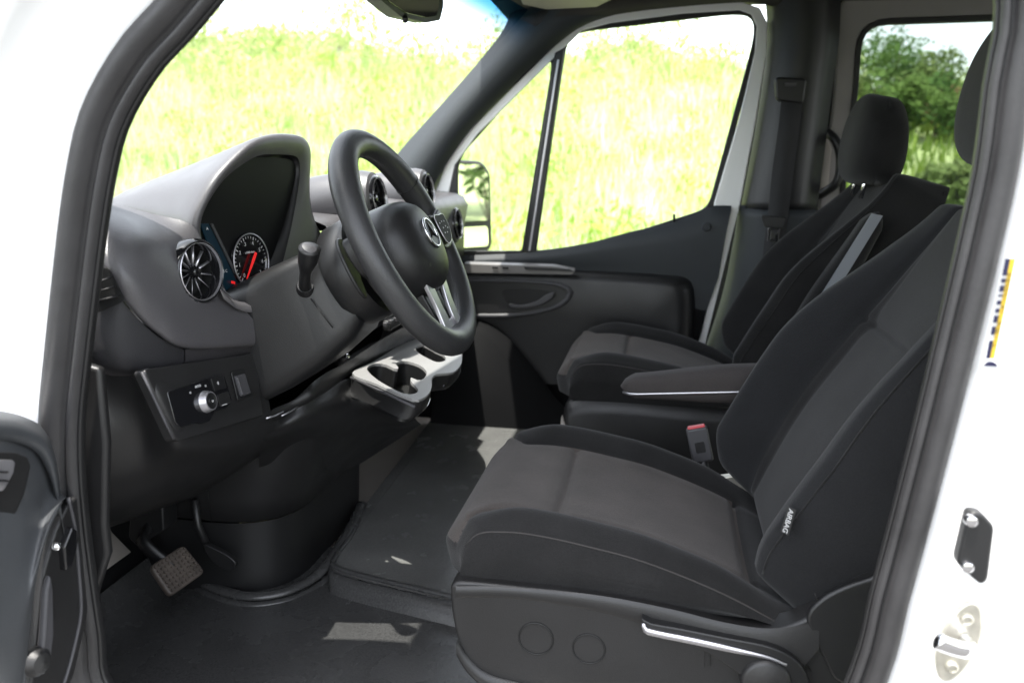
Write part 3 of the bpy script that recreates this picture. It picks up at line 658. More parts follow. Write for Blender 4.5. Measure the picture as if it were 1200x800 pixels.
endp = [PXs([(98, 292, -.792), (112, 303, -.782), (142, 351, -.748), (182, 392, -.726), (216, 410, -.715)]),
        PXs([(98, 330, -.793), (112, 350, -.778), (142, 388, -.748), (180, 414, -.728), (216, 418, -.718)]),
        PXs([(99, 380, -.795), (112, 400, -.778), (142, 424, -.752), (178, 430, -.732), (215, 428, -.722)]),
        PXs([(102, 405, -.80), (114, 428, -.79), (142, 437, -.77), (176, 437, -.75), (213, 432, -.735)]),
        PXs([(104, 412, -.85), (116, 436, -.85), (142, 444, -.84), (176, 443, -.83), (213, 438, -.82)])]
patch('dash_end_panel', endp, PLG, da, nu=40, nv=24)
lipw = [PXs([(217, 409, -.713), (260, 408, -.70), (319, 404, -.688)]), PXs([(217, 420, -.715), (262, 416, -.70), (320, 406, -.69)]), PXs([(214, 432, -.735), (262, 424, -.72), (318, 411, -.705)]), PXs([(214, 438, -.82), (262, 432, -.82), (318, 418, -.82)])]
patch('dash_lip', lipw, DASHG, da, nu=20, nv=12)
# side demister grille
def svp(px, py, off=0.0): return BX(px, py, -.778 + (px - 105) * .00100 + off)
gq = rounded([svp(*p) for p in ((105, 322), (112, 313), (126, 312), (144, 346), (145, 352), (112, 366), (105, 362))], 0.008, 5)
sg = prism('side_vent', gq, (0.006, -0.006, 0), MESHM, da, bevel=0.001)
for t in (0.25, 0.5, 0.75):
    p0 = svp(107, 322 + 42 * t, .008); p1 = svp(126 + 20 * t - 2, 314 + 42 * t, .008)
    sub(sweep('vent_slat', [p0 + V((0.004, -0.004, 0)), p1 + V((0.004, -0.004, 0))], [(-.004, -.0014), (.004, -.0014), (.004, .0014), (-.004, .0014)], PL, None), sg)
def round_vent(o, ax, r, par, flip=1, surround=None):
    b_ = lathe('air_vent', o, ax, [(r * .80, -0.03), (r * .82, 0.004), (r * .86, 0.010), (r * .93, 0.012), (r, 0.008), (r * 1.03, 0.0), (r * 1.03, -0.022)], GLOSS, par, n=56)
    axn, s, u = basis(ax); o = V(o)
    sub(lathe('vent_well', o, ax, [(r * .82, -0.004), (r * .78, -0.026), (0.0, -0.032)], MESHM, None, n=40), b_)
    sub(lathe('vent_ring', o, ax, [(r * .84, 0.006), (r * .865, 0.0125), (r * .885, 0.0118)], SILV, None, n=56), b_)
    sub(lathe('vent_hub', o, ax, [(0, 0.005), (r * .12, 0.004), (r * .2, -0.002), (r * .24, -0.02)], GLOSS, None, n=28), b_)
    vs, fs = [], []
    for q in range(12):
        a = 2 * math.pi * q / 12 + .2; d = s * math.cos(a) + u * math.sin(a); tt = s * -math.sin(a) + u * math.cos(a)
        k = len(vs)
        for rr, w, hh in ((r * .22, .0010, -0.006), (r * .8, .0014, -0.006)):
            vs.extend([o + d * rr - tt * w + axn * (hh - .004), o + d * rr + tt * w + axn * hh])
        fs.append((k, k + 1, k + 3, k + 2))
    sub(mk('vent_vanes', vs, fs, SILV, None, solid=0.001), b_)
    return b_
vc = BX(230, 318.5, -0.719)
round_vent(vc, (1, -0.20, 0.10), 0.0515, da)
# deck towards the windscreen, past the hood
dk = []
for x, dz in ((-1.40, -0.10), (-1.2, -0.02), (-1.0, 0.0), (-0.80, 0.005), (-0.72, 0.0), (-0.69, -0.012), (-0.675, -0.04), (-0.69, -0.12), (-0.72, -0.22), (-0.74, -0.32)):
    dk.append([V((x + 0.03 * sm(1.6, 1.9, y) , y, 1.375 + dz + 0.02 * sm(1.7, 1.9, y))) for y in [1.62 + .0575 * q for q in range(20)]])
loft('dash_deck', dk, DASHG, da)
dk2 = []
for x, dz in ((-1.40, -0.10), (-1.2, -0.06), (-1.02, -0.04), (-0.9, -0.08)):
    dk2.append([V((x, y, 1.355 + dz)) for y in [0.94 + .0575 * q for q in range(13)]])
loft('dash_deck', dk2, DASHG, da)
for (px, py, x, r) in ((440, 232, -0.645, 0.05), (499, 224, -0.645, 0.05), (534, 262, -0.645, 0.05)):
    o_ = BX(px, py, x)
    lathe('vent_pod', o_, (1, 0, 0.12), [(r * 1.02, 0.004), (r * 1.16, 0.0), (r * 1.28, -0.02), (r * 1.34, -0.06), (r * 1.25, -0.14), (r * .8, -0.24), (0, -0.27)], DASHG, da, n=40)
    round_vent(o_, (1, -0.02, 0.12), r, da)
# knee panel under the wing
U = [(100, 425, -.80), (118, 438, -.80), (150, 440, -.755), (168, 432, -.715), (215, 430, -.715), (262, 424, -.71), (300, 415, -.70), (312, 425, -.70)]
kn = [PXs(U),
      PXs([(100, 470, -.80), (118, 475, -.80), (160, 470, -.755), (182, 462, -.70), (222, 460, -.695), (266, 450, -.69), (300, 440, -.685), (312, 448, -.685)]),
      PXs([(102, 520, -.80), (118, 520, -.80), (170, 512, -.755), (205, 517, -.69), (240, 512, -.685), (275, 500, -.68), (304, 488, -.675), (318, 486, -.675)]),
      PXs([(104, 560, -.82), (120, 570, -.82), (170, 556, -.775), (215, 540, -.72), (250, 532, -.70), (280, 522, -.69), (306, 510, -.685), (322, 505, -.685)]),
      PXs([(106, 605, -.87), (122, 612, -.87), (170, 596, -.83), (225, 576, -.80), (258, 560, -.78), (284, 546, -.77), (304, 534, -.76), (322, 528, -.76)]),
      PXs([(106, 612, -1.0), (122, 619, -1.0), (170, 603, -1.0), (226, 583, -1.0), (258, 567, -1.0), (284, 553, -1.0), (304, 541, -1.0), (322, 535, -1.0)])]
patch('knee_panel', kn, PL, da, nu=56, nv=40)
# flat switch plate with its bevelled left edge
swp = PX(-0.672, (168, 434), (300, 414), (310, 487), (207, 518))
swn = (swp[1] - swp[0]).cross(swp[3] - swp[0]).normalized()
if swn.x < 0: swn = -swn
def onsw(px, py, h=0.0):
    d = ray(px, py); o0 = V((0, 0, EYE)); t = (swp0 - o0).dot(swn) / d.dot(swn); return o0 + d * t + swn * h
# plate plane: through three points with depth
swA, swB, swC = BX(168, 434, -0.708), BX(300, 416, -0.690), BX(207, 518, -0.682)
swn = (swB - swA).cross(swC - swA).normalized()
if swn.x < 0: swn = -swn
swp0 = swA
panel = prism('switch_plate', rounded([onsw(168, 433), onsw(299, 413), onsw(309, 487), onsw(207, 518)], [0.01, 0.004, 0.004, 0.012]), -swn * 0.02, PL, da, bevel=0.003)
tube('plate_edge', [onsw(166, 436, .0005), onsw(178, 462, .0008), onsw(192, 492, .0008), onsw(203, 514, .0005)], 0.0022, PLG, da, n=8)
lp_ = rounded([onsw(193, 459, .001), onsw(255, 438, .001), onsw(261, 440, .001), onsw(270, 471, .001), onsw(262, 479, .001), onsw(250, 482, .001), onsw(243, 494, .001), onsw(234, 497, .001), onsw(226, 496, .001), onsw(210, 501, .001), onsw(203, 496, .001)], 0.006, 4)
lsw = prism('light_switch', lp_, swn * 0.003, GLOSS, da, bevel=0.0012)
sS = (onsw(260, 440) - onsw(195, 459)).normalized(); sU = swn.cross(sS)
if sU.z < 0: sU = -sU
kc = onsw(238.5, 471, .004)
kb = sub(lathe('rotary_knob', kc, swn, [(0, 0.0105), (0.005, 0.0105), (0.0055, 0.009), (0.011, 0.0095), (0.0125, 0.0105), (0.0145, 0.0102), (0.016, 0.004), (0.0165, 0.0), (0.0165, -0.002)], PLD, None, n=40), lsw)
sub(lathe('knob_ring', kc, swn, [(0.0128, 0.0108), (0.0146, 0.0106), (0.0166, 0.004), (0.0176, 0.0)], SILV, None, n=40), lsw)
sub(text('switch_mark', 'o', kc + swn * .0125, sS, sU, 0.008, MARKW), lsw)
for px, py, s_ in ((220, 460, 'o'), (229, 453, 'AUTO'), (238, 452, 'o')):
    sub(text('switch_mark', s_, onsw(px, py, .0045), sS, sU, 0.0052 if s_ == 'AUTO' else 0.007, MARKW), lsw)
for a_, m_ in (((244, 444, 258, 440, 262, 455, 248, 459), PLD), ((251, 463, 264, 459, 268, 472, 255, 477), PL)):
    pts = [onsw(a_[i], a_[i + 1], .004) for i in (0, 2, 4, 6)]
    sub(prism('push_button', rounded(pts, .002, 4), swn * .0018, m_, None, bevel=.0006), lsw)
sub(text('switch_mark', '*', onsw(252, 451, .0062), sS, sU, 0.012, MARKW), lsw)
sub(prism('switch_mark', [onsw(256, 475, .0062), onsw(262, 473, .0062), onsw(262, 474, .0062), onsw(256, 476, .0062)], swn * .0003, MARKW, None), lsw)
bsw = prism('beam_adjuster', rounded([onsw(269, 436, .001), onsw(285, 432, .001), onsw(294, 463, .001), onsw(277, 470, .001)], .005, 5), swn * .0025, PLD, da, bevel=.001)
sub(prism('thumb_wheel', rounded([onsw(272, 441, .003), onsw(283, 438, .003), onsw(290, 461, .003), onsw(279, 465, .003)], .003, 4), swn * .004, PLG, None, bevel=.0015), bsw)
sub(prism('wheel_edge', [onsw(273, 443, .0075), onsw(274, 443, .0075), onsw(280, 463, .0075), onsw(279, 463, .0075)], swn * .0005, SILV, None), bsw)
# dark cavity and lower column trim
prism('dash_core', [V((-1.15, 1.08, 1.24)), V((-0.80, 1.08, 1.24)), V((-0.86, 1.08, 1.0)), V((-0.95, 1.08, 0.96)), V((-1.15, 1.08, 0.96))], (0, 0.50, 0), PLD, da, bevel=0.01)
# tray edge strip running under the steering column
stp = [PXs([(308, 487, -.685), (322, 478, -.68), (345, 468, -.66), (362, 452, -.64), (380, 438, -.635), (410, 422, -.63), (440, 402, -.625), (470, 385, -.62), (500, 372, -.62)]),
       PXs([(309, 492, -.68), (323, 485, -.675), (347, 474, -.655), (365, 462, -.63), (386, 450, -.628), (411, 433, -.632), (440, 416, -.632), (470, 399, -.632), (500, 387, -.632)]),
       PXs([(311, 497, -.69), (325, 491, -.685), (349, 480, -.665), (367, 468, -.64), (388, 455, -.638), (412, 437, -.640), (441, 420, -.640), (471, 403, -.640), (501, 391, -.640)])]
loft('dash_strip', [spl(r, 50) for r in stp], PL, da)
for a_ in ((312, 490, 332, 482), (330, 487, 352, 474)):
    tube('tray_edge', [BX(a_[0], a_[1], -.668), BX((a_[0] + a_[2]) / 2, (a_[1] + a_[3]) / 2 + 1, -.664), BX(a_[2], a_[3], -.658)], 0.0016, SILV, da, n=8)
# lower skin from the strip down to the console foot
sk_ = [PXs([(310, 494, -.69), (330, 489, -.685), (366, 466, -.645), (412, 443, -.632), (450, 462, -.55), (486, 489, -.47)]),
       PXs([(308, 512, -.69), (332, 505, -.68), (370, 490, -.64), (415, 476, -.61), (452, 482, -.55), (488, 492, -.475)]),
       PXs([(304, 534, -.74), (330, 528, -.72), (372, 522, -.69), (418, 515, -.66), (455, 502, -.60), (490, 494, -.50)]),
       PXs([(304, 560, -.79), (326, 566, -.76), (370, 562, -.73), (416, 546, -.72), (458, 520, -.68), (494, 497, -.60)])]
patch('lower_dash_panel', sk_, PL, da, nu=48, nv=36)
# cup holder tray
T0 = [(-0.625, 1.55, 1.085), ]
pl_a, pl_b, pl_c = BX(414, 437, -.62), BX(487, 468, -.455), BX(541, 430, -.455)
tn = (pl_b - pl_a).cross(pl_c - pl_a).normalized()
if tn.z < 0: tn = -tn
def ontray(px, py, h=0.0):
    d = ray(px, py); o0 = V((0, 0, EYE)); t = (pl_a - o0).dot(tn) / d.dot(tn); return o0 + d * t + tn * h
tray_px = [(413, 437), (440, 422), (470, 404), (500, 392), (520, 385), (540, 400), (541, 412), (541, 424), (534, 434), (524, 437), (512, 438), (506, 443), (506, 452), (503, 460), (496, 466), (486, 468), (466, 461), (440, 449)]
top = spl([ontray(*p) for p in tray_px], 90, closed=True)
TRAYM = mat('light silver plastic', (0.30, 0.295, 0.29), 0.36, metal=0.15, var=0.04)
trayo = prism('cup_holder_tray', top, -tn * 0.006, TRAYM, da, bevel=0)
side_px = top
loft('tray_side', [[p - tn * 0.005 for p in top], [p - tn * 0.03 for p in top], [p - tn * 0.042 - V((0.01, 0, 0)) for p in top]], PL, da, cu=True)
def cup(name, pxs):
    lp2 = spl([ontray(p[0], p[1], .004) for p in pxs], 60, closed=True); c_ = sum(lp2, V()) / len(lp2)
    ct = prism('cutter', lp2, -tn * .02, PLD, None, smooth=False); md = trayo.modifiers.new('cut', 'BOOLEAN'); md.operation = 'DIFFERENCE'; md.solver = 'EXACT'; md.object = ct
    bpy.context.view_layer.update(); me = bpy.data.meshes.new_from_object(trayo.evaluated_get(bpy.context.evaluated_depsgraph_get()))
    trayo.modifiers.remove(md); trayo.data = me; bpy.data.objects.remove(ct)
    o0 = [c_ + (p - c_) * 1.002 - tn * .0045 for p in lp2]
    wl = loft('cup_well', [o0, [p - tn * .03 for p in o0], [p - tn * .058 for p in o0]], PLD, None, cu=True)
    sub(wl, trayo)
    sub(mk('cup_floor', [p - tn * .056 for p in o0], [tuple(range(len(o0)))], MESHM, None, smooth=False), trayo)
cup('cup_rim', [(430, 432), (438, 426), (452, 427), (463, 432), (467, 431), (464, 425), (476, 423), (492, 428), (500, 436), (496, 444), (488, 445), (482, 442), (482, 447), (490, 456), (486, 461), (474, 461), (458, 454), (440, 443)])
cup('cup_rim', [(487, 407), (496, 404), (505, 408), (510, 411), (520, 416), (522, 422), (512, 424), (500, 419), (490, 413)])
tube('chrome_edge', spl([ontray(p[0], p[1], -.030) for p in ((485, 466), (496, 465), (504, 458), (507, 450))], 16), 0.0016, CHROME, da, n=8)
tube('chrome_edge', spl([ontray(p[0], p[1], -.030) for p in ((522, 437), (534, 433), (541, 424), (542, 416))], 16), 0.0016, CHROME, da, n=8)
tube('tray_front_edge', [ontray(412, 438, -.008), ontray(450, 455, -.008), ontray(487, 471, -.010)], 0.003, PLG, da, n=8)
for k_ in range(4): box('toggle', BX(452 + 6 * k_, 380 - 3.0 * k_, -.60), (0.010, 0.014, 0.010), PLG, da, bevel=.002)
box('toggle_bank', BX(461, 377, -.61), (0.02, 0.10, 0.024), PLD, da, bevel=.004)
tube('release_lever', [BX(396, 424, -.63), BX(406, 418, -.60)], 0.008, PLD, da, n=12)
lathe('lever_tip', BX(407, 417, -.597), (0.8, -.5, .2), [(0, .004), (.004, .003), (.006, 0), (.006, -.006)], CHROME, da, n=16)
# centre console foot (dark tapered column)
def foot_ring(z, x0, x1, y0, y1, r):
    return rounded([V((x0, y0, z)), V((x1, y0, z)), V((x1, y1, z)), V((x0, y1, z))], r, 10)
fr_ = [foot_ring(0.60, -1.12, -0.735, 1.445, 2.0, .16), foot_ring(0.70, -1.12, -0.732, 1.445, 2.0, .16), foot_ring(0.760, -1.12, -0.729, 1.442, 2.0, .16)]
loft('console_foot', fr_, PLD, da, cu=True)
fr_ = [foot_ring(0.764, -1.12, -0.732, 1.445, 2.0, .16), foot_ring(0.767, -1.12, -0.722, 1.435, 2.0, .16), foot_ring(0.82, -1.12, -0.715, 1.43, 2.0, .15), foot_ring(0.90, -1.12, -0.69, 1.42, 2.0, .13), foot_ring(0.97, -1.12, -0.66, 1.42, 2.0, .12)]
loft('console_cover', fr_, PL, da, cu=True)
tube('console_seam', [V((-0.875, 1.4255, .77)), V((-0.875, 1.4195, .83)), V((-.872, 1.412, .91))], 0.0012, MESHM, da, n=6)
# passenger side lower dash, dark
loft('passenger_dash_face', [[V((x, y, z)) for y in (1.98, 2.1, 2.4, 2.72)] for x, z in ((-0.66, 1.34), (-.66, 1.2), (-.70, 1.05), (-.80, .92), (-1.0, .86))], PLD, da)
sd = [PA(2.2, (502, 470), (530, 452), (560, 460), (590, 500), (640, 545)), PA(2.3, (500, 520), (530, 500), (560, 505), (600, 530), (660, 555)), PA(2.45, (500, 560), (540, 545), (580, 545), (620, 560), (670, 575))]
# ================================================================== STEERING COLUMN + WHEEL
WC = V((-0.434, 1.38, 1.358)); WN = V((0.883, 0, 0.469)).normalized(); WS = V((0, 1, 0)); WU = V((-0.469, 0, 0.883)).normalized()
def W(a, b, h=0.0): return WC + WS * a + WU * b + WN * h     # a: across, b: up in the wheel plane, h: towards the driver
co = thing('steering_column', 'black steering column shroud with stalk and paddle behind the wheel', 'steering column', W(0, 0, -0.25))
def cring(h, w, t, b, r):
    return rounded([W(-w, b, h), W(w, b, h), W(w, t, h), W(-w, t, h)], r, 9)
loft('column_shroud', [cring(-0.12, .03, .03, -.05, .02), cring(-0.122, .070, .058, -.088, .03), cring(-0.15, .082, .066, -.108, .035), cring(-0.22, .088, .070, -.125, .035), cring(-0.30, .092, .072, -.135, .035), cring(-0.40, .095, .07, -.135, .035)], PLD, co, cu=True, caps=True, angle=50)
tube('shroud_seam', [A(364, 350, 1.291), A(376, 366, 1.290), A(390, 384, 1.291)], 0.0010, MESHM, co, n=6)
lathe('stalk_module', W(0, -.005, -.125), WN, [(.088, -.01), (.094, .0), (.095, .035), (.090, .045), (.06, .05)], PLD, co, n=48)
sb_ = A(357, 334, 1.285)
sp_ = spl([sb_ + V((-.01, .03, -.005)), sb_, A(358, 318, 1.262), A(362, 298, 1.245), A(363, 291, 1.24)], 24)
sweep('indicator_stalk', sp_, circ(1, 16), PLD, co, scale=[0.0122 - .003 * math.sin(q / 23 * 3.1) + .006 * sm(.55, .8, q / 23) for q in range(24)], up=(1, 0, 0))
ax_ = (sp_[-1] - sp_[-3]).normalized()
lathe('stalk_cap', sp_[-1], (ax_ + WN * .5), [(0, .004), (.010, .0035), (.0135, .001), (.0145, -.004)], PLG, co, n=24)
lathe('stalk_boot', sb_ + V((-.005, .02, -.006)), V((.2, -1, .5)), [(0, .012), (.014, .012), (.020, .002), (.022, -.01)], PLD, co, n=24)
prism('shift_paddle', spl([W(-.098, .045, -.072), W(-.125, .05, -.070), W(-.148, .02, -.066), W(-.150, -.03, -.066), W(-.132, -.055, -.068), W(-.110, -.03, -.072), W(-.098, -.005, -.074)], 30, closed=True), WN * .006, PLD, co, bevel=.002)

sw = thing('steering_wheel', 'black leather steering wheel with silver spokes and star emblem', 'steering wheel', WC)
RO = 0.190
def wp(a, r=RO, h=0): return W(r * math.cos(a), r * math.sin(a), h)
NR = 96
rim_rows = []
for i in range(NR):
    a = 2 * math.pi * i / NR; c_ = wp(a); d = (WS * math.cos(a) + WU * math.sin(a))
    bulge = 1 + .10 * (gs((a - math.radians(38)), .28) + gs((a - math.radians(142)), .28))
    rim_rows.append([c_ + d * (x * bulge) + WN * (y * bulge) for x, y in circ(.0248, 18, .0215)])
loft('rim', rim_rows, LEA, sw, cu=True, cv=True)
for a0 in (35,):   # stitched joints
    a = math.radians(a0); d = (WS * math.cos(a) + WU * math.sin(a))
    tube('rim_seam', [wp(a) + d * x * 1.1 + WN * y * 1.1 for x, y in circ(.0251, 24, .0218)], .0009, MESHM, sw, closed=True, n=6)
tube('rim_stitching', [wp(2 * math.pi * q / 120, RO - .0246, .0) for q in range(120)], .0008, PLG, sw, closed=True, n=5)
# hub pad
hub_rows = []
for k_, (s_, h) in enumerate(((1.0, -.06), (1.03, -.03), (1.0, .0), (.93, .018), (.78, .032), (.5, .041), (.2, .0445), (.02, .045))):
    hub_rows.append([W(s_ * p[0], s_ * p[1] - .004, h) for p in [((.098 + .008 * math.cos(2 * a)) * math.copysign(abs(math.cos(a)) ** .8, math.cos(a)), .080 * math.copysign(abs(math.sin(a)) ** .8, math.sin(a)) - (.014 if math.sin(a) < 0 else 0) * abs(math.sin(a))) for a in [2 * math.pi * q / 60 for q in range(60)]]])
hub = loft('hub_pad', hub_rows, PL, sw, cu=True)
em = W(0, -.002, .045)
sub(tube('emblem_ring', [em + (WS * math.cos(a) + WU * math.sin(a)) * .026 for a in [2 * math.pi * q / 48 for q in range(48)]], .0026, CHROME, None, closed=True, n=8, up=WN), hub)
sub(lathe('emblem_disc', em, WN, [(0, .0006), (.025, .0004), (.0255, -.008)], PLD, None, n=40), hub)
sv, sf = [], []
for q in range(3):
    a = math.radians(90 + 120 * q); d = WS * math.cos(a) + WU * math.sin(a); t_ = WS * -math.sin(a) + WU * math.cos(a); k = len(sv)
    b1 = math.radians(90 + 120 * q + 60); b2 = math.radians(90 + 120 * q - 60)
    sv.extend([em + d * .0255 + WN * .001, em + (WS * math.cos(b1) + WU * math.sin(b1)) * .0052 + WN * .001, em + WN * .0042, em + (WS * math.cos(b2) + WU * math.sin(b2)) * .0052 + WN * .001])
    sf.extend([(k, k + 1, k + 2), (k, k + 2, k + 3)])
sub(mk('emblem_star', sv, sf, CHROME, None, smooth=False), hub)
sub(text('pad_text', 'SRS AIRBAG', W(-.045, -.052, .0345), (WS * 1 + WN * .0), WU - WN * -.35, .0065, PLD), hub)
# side spokes with button pads
for sgn in (-1, 1):
    hh_ = -.022 if sgn < 0 else 0.030
    sp = [W(sgn * .085, .028, hh_), W(sgn * .125, .032, hh_), W(sgn * .172, .040, hh_), W(sgn * .176, .0, hh_), W(sgn * .150, -.030, hh_), W(sgn * .088, -.032, hh_)]
    if sgn < 0: sp = sp[::-1]
    sk_o = prism('side_spoke', spl(sp, 40, closed=True), -WN * .020, PLD, sw, bevel=.004)
    bp_ = [W(sgn * .096, .024, hh_ + .002), W(sgn * .130, .028, hh_ + .002), W(sgn * .160, .026, hh_ + .002), W(sgn * .156, -.004, hh_ + .002), W(sgn * .132, -.024, hh_ + .002), W(sgn * .098, -.024, hh_ + .002)]
    if sgn < 0: bp_ = bp_[::-1]
    lp2 = spl(bp_, 40, closed=True)
    sub(prism('button_pad', lp2, WN * .004, mat('pad plastic', (.006, .006, .006), .65, spec=.2, var=.05), None, bevel=.0012), sk_o)
    sub(tube('pad_trim', [p + WN * .003 for p in lp2], .0010, SILV, None, closed=True, n=6, up=WN), sk_o)
    for bx_, by_ in ((.108, .012), (.124, .014), (.14, .014), (.112, -.008), (.128, -.008), (.144, .0), (.116, .002), (.134, .004)):
        sub(lathe('button_mark', W(sgn * bx_, by_, hh_ + .0065), WN, [(0, .0006), (.0013, .0004), (.0015, -.001)], MARKW, None, n=12), sk_o)
# lower spoke: dark centre between two silver bars
lsp = prism('lower_spoke', [W(-.050, -.066, -.004), W(.050, -.066, -.004), W(.038, -.165, -.004), W(-.038, -.165, -.004)], -WN * .016, PLD, sw, bevel=.004)
for sgn in (-1, 1):
    pts = [W(sgn * .062, -.060, .016), W(sgn * .034, -.070, .016), W(sgn * .020, -.120, .010), W(sgn * .016, -.150, .008), W(sgn * .030, -.172, .006), W(sgn * .050, -.168, .006), W(sgn * .050, -.12, .010)]
    if sgn < 0: pts = pts[::-1]
    sub(prism('silver_bar', spl(pts, 36, closed=True), -WN * .008, SILV, None, bevel=.002), lsp)
sub(prism('silver_foot', [W(-.030, -.150, .003), W(.030, -.150, .003), W(.034, -.166, .002), W(-.034, -.166, .002)], -WN * .006, SILV, None, bevel=.002), lsp)

# ================================================================== PEDALS
bpd = thing('brake_pedal', 'worn brown brake pedal with checkered rubber pad on the left', 'pedal', A(205, 690, 1.33))
pc = A(209, 667, 1.33); pn = V((.72, -.25, .64)).normalized(); ps = V((.25, .96, 0.1)); ps = (ps - pn * ps.dot(pn)).normalized(); pu = pn.cross(ps)
pad_lp = rounded([pc + ps * a + pu * b for a, b in ((-.045, -.034), (.045, -.034), (.042, .036), (-.042, .036))], .012, 6)
padm = prism('pedal_pad', pad_lp, -pn * .014, PEDR, bpd, bevel=.004)
kv = []
for i in range(9):
    for j in range(7):
        kv.append((-.036 + .009 * i, -.026 + .009 * j))
tv, tf = [], []
for a, b in kv:
    k = len(tv); o_ = pc + ps * a + pu * b
    tv.extend([o_ + ps * -.0036, o_ + pu * -.0036, o_ + ps * .0036, o_ + pu * .0036] + [o_ + pn * .003 + ps * -.0022, o_ + pn * .003 + pu * -.0022, o_ + pn * .003 + ps * .0022, o_ + pn * .003 + pu * .0022])
    tf.extend([(k + 4, k + 5, k + 6, k + 7), (k, k + 1, k + 5, k + 4), (k + 1, k + 2, k + 6, k + 5), (k + 2, k + 3, k + 7, k + 6), (k + 3, k, k + 4, k + 7)])
sub(mk('pad_knobs', tv, tf, PEDR, None, smooth=False), padm)
sweep('pedal_arm', spl([pc - pn * .012 + pu * .01, pc + V((-.07, .0, .05)), A(172, 620, 1.36), A(165, 590, 1.40), A(175, 560, 1.45)], 20), [(-.012, -.006), (.012, -.006), (.012, .006), (-.012, .006)], PLD, bpd, up=(0, 1, 0))
prism('pedal_bracket', PA(1.36, (152, 600), (190, 588), (192, 622), (160, 640), (150, 630)), (0, .05, 0), PLD, bpd, bevel=.004)
apd = thing('accelerator_pedal', 'dark accelerator pedal beside the checkered brake pedal', 'pedal', A(260, 660, 1.42))
prism('pedal_pad', spl(PA(1.395, (238, 638), (250, 642), (268, 652), (276, 660), (272, 668), (262, 667), (246, 655)), 30, closed=True), (0.0, .012, 0.0), PLD, apd, bevel=.003)
tube('pedal_arm', PA(1.41, (245, 645), (232, 615), (228, 585)), .008, PLD, apd, n=8)

# ================================================================== FLOOR MAT
fm = thing('floor_mat', 'glossy black rubber floor mat moulded with a raised step and lip', 'floor mat', (-0.6, 1.5, FZ))
mo_ = [V((-1.02, 1.0, FZ)), V((0.6, 1.0, FZ)), V((0.6, 1.62, FZ)), V((-1.02, 1.62, FZ))]
# lower level, gently undulating
gr = []
for i in range(60):
    x = -1.06 + 1.7 * i / 59; row = []
    for j in range(30):
        y = .985 + .70 * j / 29
        z = FZ + .003 * math.sin(5 * x + 3 * y) + .10 * sm(-.95, -1.12, x) ** 2 + .02 * gs(y - .985, .03)
        row.append(V((x, y, z)))
    gr.append(row)
loft('lower_mat', gr, MATM, fm)
e0 = [CZ(424, 592, .645), CZ(410, 625, .645), CZ(392, 650, .645), CZ(386, 664, .645), CZ(400, 672, .645), CZ(450, 685, .645), CZ(528, 703, .645), CZ(640, 730, .645)]
e0 = spl(e0, 40)
# raised level behind the lip
far_ = [V((p.x - .03, 2.62, .640)) for p in e0]
def prof_row(dx, dy, z): return [V((p.x + dx, p.y + dy, z)) for p in e0]
stp_rows = [prof_row(.006, -.022, FZ + .001), prof_row(.005, -.016, .618), prof_row(.001, -.008, .630), prof_row(-.002, .004, .637), prof_row(-.003, .014, .635), prof_row(-.004, .022, .631)]
loft('mat_step', stp_rows, MATM, fm)
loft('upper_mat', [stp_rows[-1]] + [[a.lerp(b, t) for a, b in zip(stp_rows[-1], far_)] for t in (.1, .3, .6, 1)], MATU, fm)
tube('mat_lip', [p + V((-.006, .030, .034 + FZ - .60 - .0)) if False else V((p.x - .006, p.y + .035, .633)) for p in e0], .007, MATM, fm, n=10, ry=.005)
lp1 = spl([CZ(232, 676, .61), CZ(250, 688, .61), CZ(290, 698, .61), CZ(330, 694, .61), CZ(365, 678, .615), CZ(384, 660, .625), CZ(398, 640, .63), CZ(415, 610, .635), CZ(424, 590, .64)], 50)
tube('mat_lip', lp1, .013, MATM, fm, n=12, ry=.008)
lp2 = spl([CZ(226, 684, .60), CZ(248, 697, .60), CZ(290, 708, .60), CZ(335, 703, .60), CZ(370, 688, .60), CZ(392, 670, .605), CZ(410, 676, .61), CZ(455, 690, .612), CZ(530, 712, .612)], 50)
tube('mat_lip', lp2, .010, MATM, fm, n=10, ry=.006)
box('console_plinth', (-.66, 2.2, .70), (.10, .30, .16), BEIG, fm, bevel=.01) if False else None

